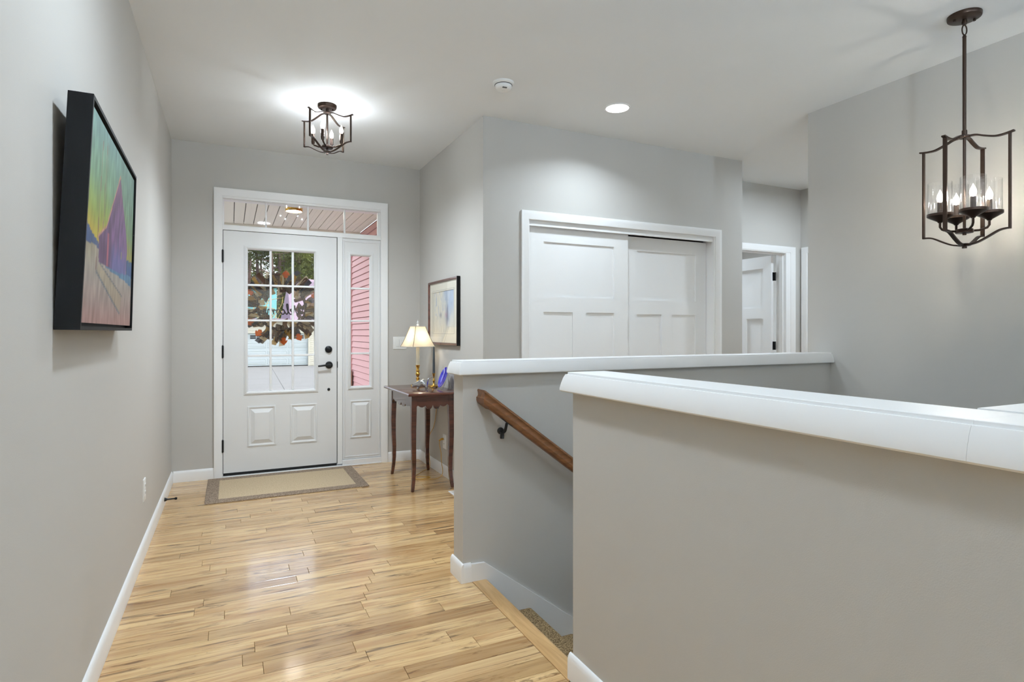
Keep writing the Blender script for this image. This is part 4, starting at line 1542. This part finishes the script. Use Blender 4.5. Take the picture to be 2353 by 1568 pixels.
for s_ in (-1, 1):
    base_ = Vector((bx0, by0, TZ))
    q = [Vector(bp(.052, .006 * s_, .040)), Vector(bp(.056, .016 * s_, .043)), Vector(bp(.066, .020 * s_, .046)), Vector(bp(.072, .017 * s_, .050))]
    MB().tube([tuple(base_ + v) for v in q], [.003, .0026, .0018, .0006], 8).build('horn', M_silver, bl)

# ------------------------------------------------------------------ small fittings
def plate_on(name, label, cat, x, y_, z, nrm, w, h, kind):
    """wall plate; nrm: '+x','-x','-y'"""
    def f(a, b, d):
        if nrm == '+x':
            return (x + d, y_ + a, z + b)
        if nrm == '-x':
            return (x - d, y_ - a, z + b)
        return (x + a, y_ - d, z + b)
    o = thing(name, label, cat, f(0, -h / 2, 0))
    mb = MB()
    nested(mb, (-w / 2, w / 2, -h / 2, h / 2), [(0, 0), (0, .003), (.003, .006), (.004, .0062)], f)
    mb.build('cover_plate', M_plate, o)
    if kind == 'outlet':
        for s_ in (-1, 1):
            nested(MB(), (-.0165, .0165, s_ * .0195 - .014, s_ * .0195 + .014), [(0, .006), (0, .0078), (.0008, .0084)], f).build('socket', M_plate, o)
            for q in (-.0065, .0065):
                nested(MB(), (q - .0012, q + .0012, s_ * .0195 - .003, s_ * .0195 + .006), [(0, .0084), (0, .0088)], f).build('slot', M_rubber, o)
    else:
        for k in (-1, 0, 1)[: kind]:
            cxk = (k if kind == 3 else k + .5) * .046
            nested(MB(), (cxk - .0165, cxk + .0165, -.033, .033), [(0, .006), (0, .0078), (.002, .0098)], f).build('rocker', M_plate, o)
    return o


plate_on('outlet_plate', 'white double outlet low on the wall under the barn painting', 'outlet', XL, 3.722, .345, '+x', .075, .120, 'outlet')
plate_on('outlet_plate', 'white double outlet under the hall table with gold plug', 'outlet', XA, 4.640, .285, '-x', .075, .120, 'outlet')
plate_on('switch_plate', 'white two-gang light switch plate left of the lamp shade', 'light switch', 1.424, YF, 1.100, '-y', .128, .117, 2)
ds = thing('door_stop', 'short black door stop on the left baseboard', 'door stop', (XL + BT, 4.665, .03))
MB().lathe([(.001, 0), (.014, 0), (.012, .006), (.0055, .020), (.0045, .055), (.0055, .062), (.001, .062)], (XL + BT, 4.665, .045), 14, 'X').build('stem', M_black, ds)
MB().lathe([(.001, .062), (.008, .062), (.009, .066), (.008, .076), (.001, .077)], (XL + BT, 4.665, .045), 14, 'X').build('rubber_tip', M_rubber, ds)
fr = thing('floor_register', 'white floor vent by the alcove wall, mostly hidden by the half wall', 'floor vent', (1.53, 4.02, 0))
MB().box(1.475, 1.585, 3.88, 3.885, .0, .005).box(1.475, 1.585, 4.155, 4.16, .0, .005).box(1.475, 1.487, 3.885, 4.155, 0, .005).box(1.573, 1.585, 3.885, 4.155, 0, .005).build('rim', M_trim, fr)
for k in range(9):
    MB().box(1.487, 1.573, 3.90 + .028 * k, 3.915 + .028 * k, .0005, .004).build('louver', M_trim, fr)

# door mat
mx0, mx1, my0, my1 = -0.165, 0.973, 4.572, 5.325
dm = thing('door_mat', 'beige door mat with speckled brown border before the front door', 'mat', ((mx0 + mx1) / 2, (my0 + my1) / 2, 0))
bw_ = .085
rings = [[(mx0 + s_, my0 + s_, z), (mx1 - s_, my0 + s_, z), (mx1 - s_, my1 - s_, z), (mx0 + s_, my1 - s_, z)] for s_, z in ((0, .0008), (0, .006), (.004, .009), (bw_, .009), (bw_, .004))]
MB().loops(rings, True, False).build('border', M_matborder, dm)
rings = [[(mx0 + s_, my0 + s_, z), (mx1 - s_, my0 + s_, z), (mx1 - s_, my1 - s_, z), (mx0 + s_, my1 - s_, z)] for s_, z in ((bw_ + .0005, .0035), (bw_ + .0005, .0085), (bw_ + .002, .0092))]
MB().loops(rings).build('field', M_matfield, dm)

# ------------------------------------------------------------------ outside: porch
M_conc = mat('concrete', rgb(128, 128, 124), .9, spec=.2, var=.08, vscale=1.2, bump=.2, bscale=30)
M_siding = mat('pink_siding', rgb(226, 172, 170), .6, spec=.3, var=.04, vscale=2)
M_soffit = mat('beige_soffit', rgb(244, 245, 232), .6, spec=.3)
M_beige = mat('cream_siding', rgb(196, 192, 176), .6, spec=.3)
M_gdoor = mat('garage_door_white', rgb(178, 186, 186), .5, spec=.3)
M_roof = mat('mauve_shingles', rgb(150, 132, 144), .9, spec=.1, var=.25, vscale=9)
M_grass = mat_speckle('lawn', rgb(96, 100, 58), rgb(150, 140, 92), 3.0)
M_teal = mat('pale_teal_siding', rgb(116, 184, 188), .6, spec=.3, var=.08, vscale=.8)
M_tealdark = mat('teal_panel', rgb(96, 160, 168), .6)
M_bark = mat('pine_bark', rgb(112, 92, 84), .95, spec=.1, var=.3, vscale=3)
M_twig = mat('bare_twig', rgb(120, 96, 66), .95, spec=.1)
M_dark = mat('dark_glass', rgb(30, 34, 38), .15)


def ground_z(y_):
    return -0.15 - (y_ - 8.4) * 0.027


struct('floor_porch', MB().box(-2.5, 1.64, YF + .14, 8.4, -.30, -.10), mat('porch_concrete', rgb(206, 205, 200), .9, spec=.2, var=.06, vscale=1.5), 'pale concrete porch floor outside the front door', 'porch')
sf = thing('porch_soffit', 'cream grooved soffit boards over the porch', 'soffit', (-.4, 6.9, 2.6), kind='structure')
pwid = .1145
k = 0
xx = 1.64
while xx > -2.5:
    MB().box(xx - pwid + .004, xx - .004, YF + .14, 8.28, 2.600, 2.612).box(xx - pwid / 2 - .002, xx - pwid / 2 + .002, YF + .14, 8.28, 2.598, 2.600).build('soffit_board', M_soffit, sf)
    xx -= pwid
MB().box(-2.5, 1.64, YF + .14, 8.28, 2.622, 2.66).build('soffit_backing', mat('soffit_shadow_gap', rgb(90, 84, 76), .9), sf)
MB().box(-2.5, 1.64, 8.284, 8.42, 2.545, 2.66).build('fascia_beam', M_soffit, sf)
MB().box(-2.7, 1.9, YF + .14, 8.6, 2.86, 2.95).build('porch_roof', M_roof, sf)
plx, ply = 0.64, 6.95
pl_ = thing('porch_light', 'round brass rimmed porch light on the soffit seen through the transom', 'ceiling light', (plx, ply, 2.55))
MB().lathe([(.001, .0), (.092, .0), (.092, -.040), (.090, -.044), (.084, -.044), (.084, -.010), (.001, -.010)], (plx, ply, 2.598), 30).build('rim', M_brass, pl_)
MB().lathe([(.001, -.040), (.083, -.040), (.083, -.030), (.001, -.030)], (plx, ply, 2.598), 30).build('lens', mat('porch_lens', (1, 1, 1, 1), .4, emit=(1, .95, .88, 1), estr=45.0), pl_)

# garage side wall with lap siding
gw = struct('wall_garage_side', MB().box(1.665, 1.80, YF + .14, 9.05, -.4, 2.62), mat('siding_lap_shade', rgb(112, 62, 58), .8), 'pink lap-sided garage wall beside the porch', 'wall')  # dark backing colour paints the shade line under each lap
lap = .0855
lap_me = None
z = -.30
while z < 2.60:
    prof_ = [(1.657, z + lap + .012), (1.645, z), (1.643, z), (1.643, z + .006), (1.655, z + lap + .012)]
    h1 = min(z + lap - .007, 2.60)
    pr = [(1.6648, z), (1.647, z), (1.6445, z + .004), (1.6575, h1), (1.6648, h1)]
    MB().prism(pr, lambda a, b, d: (a, d, b), YF + .145, 8.98).build('siding_board', M_siding, gw, smooth=0)
    z += lap
MB().box(1.630, 1.665, 8.98, 9.06, -.35, 2.6).build('corner_post', M_siding, gw)
lan = thing('downspout_elbow', 'small dark bracket at the foot of the pink siding', 'bracket', (1.62, 8.95, .45))
MB().box(1.60, 1.63, 8.86, 8.98, .36, .62).build('bracket_plate', mat('cedar_brown', rgb(150, 110, 86), .7), lan)
MB().tube([(1.60, 8.92, .64), (1.585, 8.90, .56), (1.588, 8.90, .44), (1.597, 8.92, .38)], .018, 8).build('bracket_arm', M_black, lan)

# driveway in slabs, lawn
dv = thing('driveway', 'pale concrete driveway sloping to the neighbour', 'driveway', (1, 20, -.6), kind='structure')
XJ = lambda y_: 1.38 + (y_ - 18.05) * 0.043           # the long joint, not quite square to the house
ys_ = [8.42, 13.2, 18.4, 24.0, 31.0, 41.3]
for i in range(5):
    ya, yb = ys_[i] + .008, ys_[i + 1] - .008
    for side in (0, 1):
        if side == 0:
            q = [(-7, ya), (XJ(ya) - .005, ya), (XJ(yb) - .005, yb), (-7, yb)]
        else:
            q = [(XJ(ya) + .005, ya), (4.6 + .02 * ya, ya), (4.9 + .01 * yb, yb), (XJ(yb) + .005, yb)]
        MB().loops([[(a, b, ground_z(b) - .08) for a, b in q], [(a, b, ground_z(b)) for a, b in q]]).build('slab', M_conc, dv)
tag(MB().add([(-60, 9.10, -.34), (90, 9.10, -.34), (90, 42, ground_z(42) - .05), (-60, 42, ground_z(42) - .05), (90, 150, -1.0), (-60, 150, -1.0), (-60, YF + .16, -.34), (-2.52, YF + .16, -.34), (-2.52, 9.10, -.34)], [(0, 1, 2, 3), (3, 2, 4, 5), (0, 6, 7, 8)]).build('lawn', M_grass, smooth=0),
    'dull green winter lawn beyond the driveway', 'lawn', kind='stuff')

# neighbour's garage
NY = 41.5
ng = thing('neighbour_garage', 'cream sided garage with wide white door and mauve roof across the drive', 'house', (3, NY, -1.05))
MB().box(-2.6, -.42, NY, NY + 8, -1.05, 2.0).box(4.72, 9.5, NY, NY + 8, -1.05, 2.0).box(-.42, 4.72, NY, NY + 8, 1.20, 2.0).box(-.42, 4.72, NY + .3, NY + 8, -1.05, 1.2).build('wall', M_beige, ng)
z = -1.0
while z < 2.0:
    for a, b, ok in ((4.86, 9.5, True), (-2.6, -.56, True), (-.56, 4.86, z > 1.28)):
        if ok:
            MB().prism([(NY, z), (NY - .028, z), (NY - .004, z + .125), (NY, z + .125)], lambda p, q, d: (d, p, q), a, b).build('siding_board', M_beige, ng, smooth=0)
    z += .128
MB().box(-.56, -.42, NY - .04, NY + .05, -1.05, 1.3).box(4.72, 4.86, NY - .04, NY + .05, -1.05, 1.3).box(-.42, 4.72, NY - .04, NY + .05, 1.14, 1.28).build('door_trim', M_beige, ng)
gd = MB().box(-.42, 4.72, NY + .10, NY + .16, -1.03, 1.14).build('garage_door', M_gdoor, ng)
for r in range(4):
    z0 = -1.0 + r * .535
    for cidx in range(4):
        x0 = -.36 + cidx * 1.275
        if r == 3:
            MB().box(x0 + .22, x0 + 1.0, NY + .082, NY + .098, z0 + .17, z0 + .40).build('window', M_dark, gd)
            for q in (x0 + .20, x0 + .58, x0 + .98):
                MB().box(q, q + .03, NY + .070, NY + .082, z0 + .15, z0 + .42).build('mullion', M_gdoor, gd)
            MB().box(x0 + .20, x0 + 1.01, NY + .070, NY + .082, z0 + .275, z0 + .295).build('mullion', M_gdoor, gd)
        else:
            nested(MB(), (x0, x0 + 1.20, z0 + .09, z0 + .46), [(0, 0), (.03, .022), (.07, .004), (.10, .018)], lambda a, b, d: (a, NY + .10 - d, b)).build('door_panel', M_gdoor, gd, smooth=20)
MB().box(-.42, 4.72, NY + .09, NY + .10, -1.045, -1.0).build('bottom_seal', M_rubber, gd)
MB().add([(3.55, NY - .6, 2.0), (9.9, NY - .6, 2.0), (7.0, NY + 4, 5.0), (5.05, NY + 3.6, 5.12), (3.72, NY + 3.6, 4.7), (9.9, NY + 8.4, 2.0), (3.55, NY + 8.4, 2.0)],
         [(0, 1, 2, 3, 4), (1, 5, 2), (5, 6, 4, 3, 2), (0, 4, 6), (0, 1, 5, 6)]).build('roof', M_roof, ng, smooth=0)
MB().box(-2.8, 3.6, NY - .5, NY + 8, 1.95, 2.10).build('flat_roof', M_roof, ng)
# teal house behind
tn = thing('teal_house', 'pale turquoise house partly hidden behind the wreath', 'house', (0, 57, -1.0))
MB().box(-9, 3.70, 56, 64, -1, 5.15).build('wall', M_teal, tn)
MB().box(0.8, 2.4, 55.95, 56, 1.2, 4.1).build('garage_panel', M_tealdark, tn)
MB().box(-9.4, 3.9, 55.6, 64.4, 5.15, 5.38).build('roof_edge', mat('roof_dark', rgb(70, 66, 66), .8), tn)


def shrub(name, label, x, y_, z, h, w, n, col, cat='shrub', seed=1):
    rg = random.Random(seed)
    o = thing(name, label, cat, (x, y_, z))
    mb = MB()
    for _ in range(n):
        a = rg.uniform(0, 2 * PI)
        p = Vector((x + rg.gauss(0, .08), y_ + rg.gauss(0, .08), z))
        d = Vector((math.cos(a) * rg.uniform(.1, .6) * w / h, math.sin(a) * rg.uniform(.1, .6) * w / h, 1)).normalized()
        pts = [p.copy()]
        for k in range(5):
            d = (d + Vector((rg.gauss(0, .25), rg.gauss(0, .25), rg.gauss(0, .1)))).normalized()
            p = p + d * h / 5
            pts.append(p.copy())
            if k > 0:
                q = p + Vector((rg.gauss(0, .3), rg.gauss(0, .3), rg.uniform(0, .3))) * h * .35
                mb.tube([p, (p + q) / 2 + Vector((0, 0, .02)), q], [h * .006, h * .004, h * .002], 4)
        mb.tube(pts, [h * .012 * (1 - .15 * k) for k in range(6)], 4)
    mb.build('branches', col, o)
    return o


shrub('bare_shrub', 'bare golden twiggy shrub before the turquoise house', 1.7, 52.5, -1.0, 5.2, 2.6, 30, mat('golden_twig', rgb(186, 158, 104), .9), seed=3)
shrub('bare_shrub', 'low brown clump of dead stalks right of the neighbour garage door', 4.95, 37.5, ground_z(37.5) - .02, .55, .9, 22, M_twig, seed=5)

# pines
def pine_meshes(seed, h, crown0, rad, dense):
    rg = random.Random(seed)
    tr_ = MB()
    bend = [(rg.gauss(0, .12), rg.gauss(0, .12)) for _ in range(6)]
    tr_.tube([(bend[k][0] * k * .3, bend[k][1] * k * .3, h * k / 5 - .3) for k in range(6)], [h * .012 * (1.15 - .2 * k) for k in range(6)], 7)
    for k in range(int(10 + dense / 200)):
        zz = rg.uniform(crown0 * .55, h * .92)
        a = rg.uniform(0, 2 * PI)
        L_ = rg.uniform(.4, 1.0) * rad
        tr_.tube([(0, 0, zz), (math.cos(a) * L_ * .6, math.sin(a) * L_ * .6, zz + L_ * .08), (math.cos(a) * L_, math.sin(a) * L_, zz + L_ * .3)], [.06, .035, .015], 4)
    fo = MB()
    clumps = []
    for _ in range(max(20, dense // 40)):
        t = rg.random() ** .8
        zz = crown0 + (h - crown0) * t
        rr = rad * (1 - .75 * t) * math.sqrt(rg.random())
        a = rg.uniform(0, 2 * PI)
        clumps.append((math.cos(a) * rr, math.sin(a) * rr, zz, rg.uniform(.45, .95)))
    for _ in range(dense):
        cx_, cy_, cz_, cr = rg.choice(clumps)
        d = Vector((rg.gauss(0, 1), rg.gauss(0, 1), rg.gauss(0, .7)))
        d.normalize()
        p = Vector((cx_, cy_, cz_)) + d * cr * rg.uniform(.5, 1)
        e1 = (d + Vector((rg.gauss(0, .6), rg.gauss(0, .6), rg.gauss(.3, .5)))).normalized() * rg.uniform(.22, .42)
        e2 = d.cross(Vector((rg.gauss(0, 1), rg.gauss(0, 1), rg.gauss(0, 1)))).normalized() * rg.uniform(.05, .11)
        fo.add([p - e2, p + e2, p + e1], [(0, 1, 2)])
    return tr_, fo


M_needles = mat_translucent('pine_needles', rgb(112, 120, 62), (.11, .12, .04, 1), .35)
M_needles2 = mat_translucent('pine_needles_dark', rgb(80, 88, 48), (.07, .08, .03, 1), .3)
kinds = []
for i, (seed, h, c0, rad, dense) in enumerate(((11, 17, 9.0, 2.6, 3600), (12, 19, 10.5, 2.4, 3000), (13, 11.0, 2.0, 2.6, 5200), (14, 12.0, 3.0, 2.8, 5200))):
    trm, fom = pine_meshes(seed, h, c0, rad, dense)
    o = thing('pine_tree', 'x', 'tree', (0, 0, 0))
    tr_o = trm.build('trunk', M_bark, o)
    fo_o = fom.build('foliage', M_needles if i in (2, 3) else M_needles2, o, smooth=0, recalc=False)
    kinds.append([o, tr_o, fo_o, False])
TREES = [(0, 1.2, 62), (1, 2.6, 66), (0, 3.6, 61), (1, 0.0, 67), (0, -1.6, 63), (1, 4.9, 68), (0, 4.4, 64), (2, 6.3, 62), (3, 7.6, 66), (2, 8.9, 62), (3, 10.2, 65), (2, 5.6, 70), (3, 11.6, 63), (1, -3.2, 66),
         (0, -4.8, 64), (1, 6.6, 76), (0, 8.6, 78), (1, 2.0, 76), (0, 0.4, 78), (1, 3.6, 80), (2, 3.3, 82), (3, 1.5, 84), (2, -.8, 83), (2, 13.2, 66)]
for i, (kd, x, y_) in enumerate(TREES):
    src = kinds[kd]
    tall = kd in (0, 1)
    lab = 'tall dark pine with bare trunk in the stand behind the turquoise house' if tall else 'bushy light green pine behind the mauve roof'
    grp = 'tall dark pines beyond the neighbours' if tall else 'bushy green pines beyond the neighbours'
    if not src[3]:
        src[3] = True
        r_ = src[0]
    else:
        r_ = src[0].copy()
        COL.objects.link(r_)
        for ch in src[1:3]:
            c_ = ch.copy()
            COL.objects.link(c_)
            c_.parent = r_
    r_.location = (x, y_, -1.0)
    r_.rotation_euler = (0, 0, i * 1.7)
    sc_f = 0.92 + .16 * ((i * 37) % 10) / 10
    r_.scale = (sc_f, sc_f, sc_f)
    tag(r_, lab, 'tree', grp)

# ------------------------------------------------------------------ wreath on the outside of the door
wx, wy, wz = 0.405, YD + .085, 1.415
wr = thing('wreath', 'autumn ribbon wreath with a black script sign hung outside the front door glass', 'wreath', (wx, wy, wz - .31))
M_r = [mat_translucent('ribbon_gold', rgb(150, 112, 48), (.42, .27, .08, 1), .5, alpha=.93),
       mat_translucent('ribbon_plaid', rgb(150, 128, 92), (.34, .26, .15, 1), .45, stripes=rgb(46, 36, 34), alpha=.95),
       mat_translucent('ribbon_brown', rgb(70, 44, 28), (.16, .08, .03, 1), .4, alpha=.95),
       mat_translucent('ribbon_cream', rgb(196, 176, 136), (.5, .4, .25, 1), .5, alpha=.9),
       mat_translucent('ribbon_slate', rgb(60, 58, 62), (.10, .09, .09, 1), .4, alpha=.93)]
M_leaf = mat_translucent('leaf_orange', rgb(196, 92, 40), (.5, .14, .03, 1), .5)
ringp = [(wx + .195 * math.cos(t), wy, wz + .195 * math.sin(t)) for t in [2 * PI * k / 40 for k in range(41)]]
MB().tube(ringp, .013, 8).build('hoop', mat('grapevine', rgb(64, 46, 34), .9), wr)
MB().tube([(wx + .02, wy - .01, wz + .19), (wx + .01, wy - .03, wz + .48), (wx, wy - .037, wz + .63)], .002, 6).build('hanger', M_black, wr)
rg = random.Random(21)
for i in range(112):
    a = 2 * PI * i / 112 + rg.uniform(-.05, .05)
    base = Vector((wx + .195 * math.cos(a), wy, wz + .195 * math.sin(a)))
    out_ = Vector((math.cos(a + rg.gauss(0, .35)), 0, math.sin(a + rg.gauss(0, .35))))
    if i % 4 == 0:
        out_ = -out_
    L_ = rg.uniform(.085, .145) if i % 4 else rg.uniform(.05, .085)
    ydir = rg.choice([-1, 1])
    side = Vector((-out_.z, 0, out_.x)) * 1.0 + Vector((0, rg.uniform(-.5, .5), 0))
    side.normalize()
    wd = rg.uniform(.028, .052)
    loop_ = rg.random() < .55
    pts = []
    n = 9
    for k in range(n):
        t = k / (n - 1)
        if loop_:
            r_ = L_ * math.sin(t * PI) * (1.0 if t < .5 else .9)
            yo = ydir * .040 * (t - .5) * 2
            pts.append(base + out_ * r_ + Vector((0, yo * .8, 0)) + side * .02 * (t - .5))
        else:
            pts.append(base + out_ * L_ * t * 1.05 + Vector((0, ydir * .020 * math.sin(t * 5.0), 0)) + side * .012 * math.sin(t * 4))
    rings = []
    for k, p in enumerate(pts):
        t = k / (n - 1)
        ww = wd * (.45 + .55 * math.sin(min(t * 1.25, 1) * PI / 2)) if not loop_ else wd * (.45 + .55 * math.sin(t * PI))
        rip = Vector((0, .006 * math.sin(k * 1.9 + i), 0))
        rings.append([tuple(p - side * ww / 2 + rip), tuple(p + Vector((0, .004, 0))), tuple(p + side * ww / 2 - rip)])
    MB().loops(rings, False, False, closed=False).build('ribbon', M_r[[1, 0, 3, 2, 1, 4, 0, 3, 2, 1][i % 10]], wr, smooth=60, recalc=False)
for i, a in enumerate((1.47, 4.0, 4.75, 5.2, .4, 2.7, 3.6)):
    base = Vector((wx + .255 * math.cos(a), wy - .02, wz + .255 * math.sin(a)))
    d = Vector((math.cos(a), 0, math.sin(a)))
    s_ = Vector((-d.z, 0, d.x))
    lp = [(0, 0), (.012, .018), (.030, .014), (.026, .030), (.045, .022), (.065, 0), (.045, -.022), (.026, -.030), (.030, -.014), (.012, -.018)]
    vsl = [tuple(base + d * p * 1.1 + s_ * q * 1.1 + Vector((0, -.010 * math.cos(q * 60), 0))) for p, q in lp]
    MB().add(vsl, [tuple(range(len(lp)))]).build('leaf', M_leaf, wr, smooth=0, recalc=False)
# script word, readable from the street
W1 = [(-.1, .72), (.05, .98), (.14, .9), (.18, .4), (.28, .02), (.40, .3), (.48, .72), (.52, .3), (.62, .02), (.78, .4), (.86, .95), (.90, .6), (.93, .2), (1.02, .16), (1.15, .30), (1.22, .46), (1.14, .54), (1.06, .36), (1.08, .1), (1.20, .0),
      (1.34, .16), (1.48, .56), (1.54, .98), (1.46, 1.06), (1.41, .8), (1.42, .25), (1.50, .0), (1.62, .14), (1.74, .40), (1.86, .50), (1.90, .40), (1.80, .48), (1.70, .28), (1.74, .06), (1.86, .0), (1.98, .12), (2.10, .42), (2.22, .48), (2.10, .42),
      (2.06, .18), (2.16, .0), (2.30, .08), (2.36, .34), (2.26, .50), (2.36, .42), (2.52, .40), (2.58, .46), (2.60, .2), (2.60, .0), (2.64, .28), (2.76, .50), (2.82, .40), (2.83, .0), (2.88, .30), (3.00, .50), (3.07, .38), (3.08, .1), (3.16, .02),
      (3.30, .22), (3.42, .46), (3.34, .54), (3.24, .36), (3.27, .08), (3.40, .0), (3.60, .12), (3.85, .28)]
SCL = .098
pts = [(wx + .185 - p * SCL, wy - .012, wz - .058 + q * SCL * .86) for p, q in W1]
MB().tube(catmull(pts, 4), .0052, 6).build('script_sign', mat('script_black', rgb(40, 34, 30), .5), wr)
MB().tube([(wx + .19, wy - .004, wz - .01), (wx + .20, wy, wz + .01)], .006, 6).tube([(wx - .19, wy - .006, wz - .035), (wx - .205, wy, wz - .03)], .006, 6).build('sign_tie', M_black, wr)
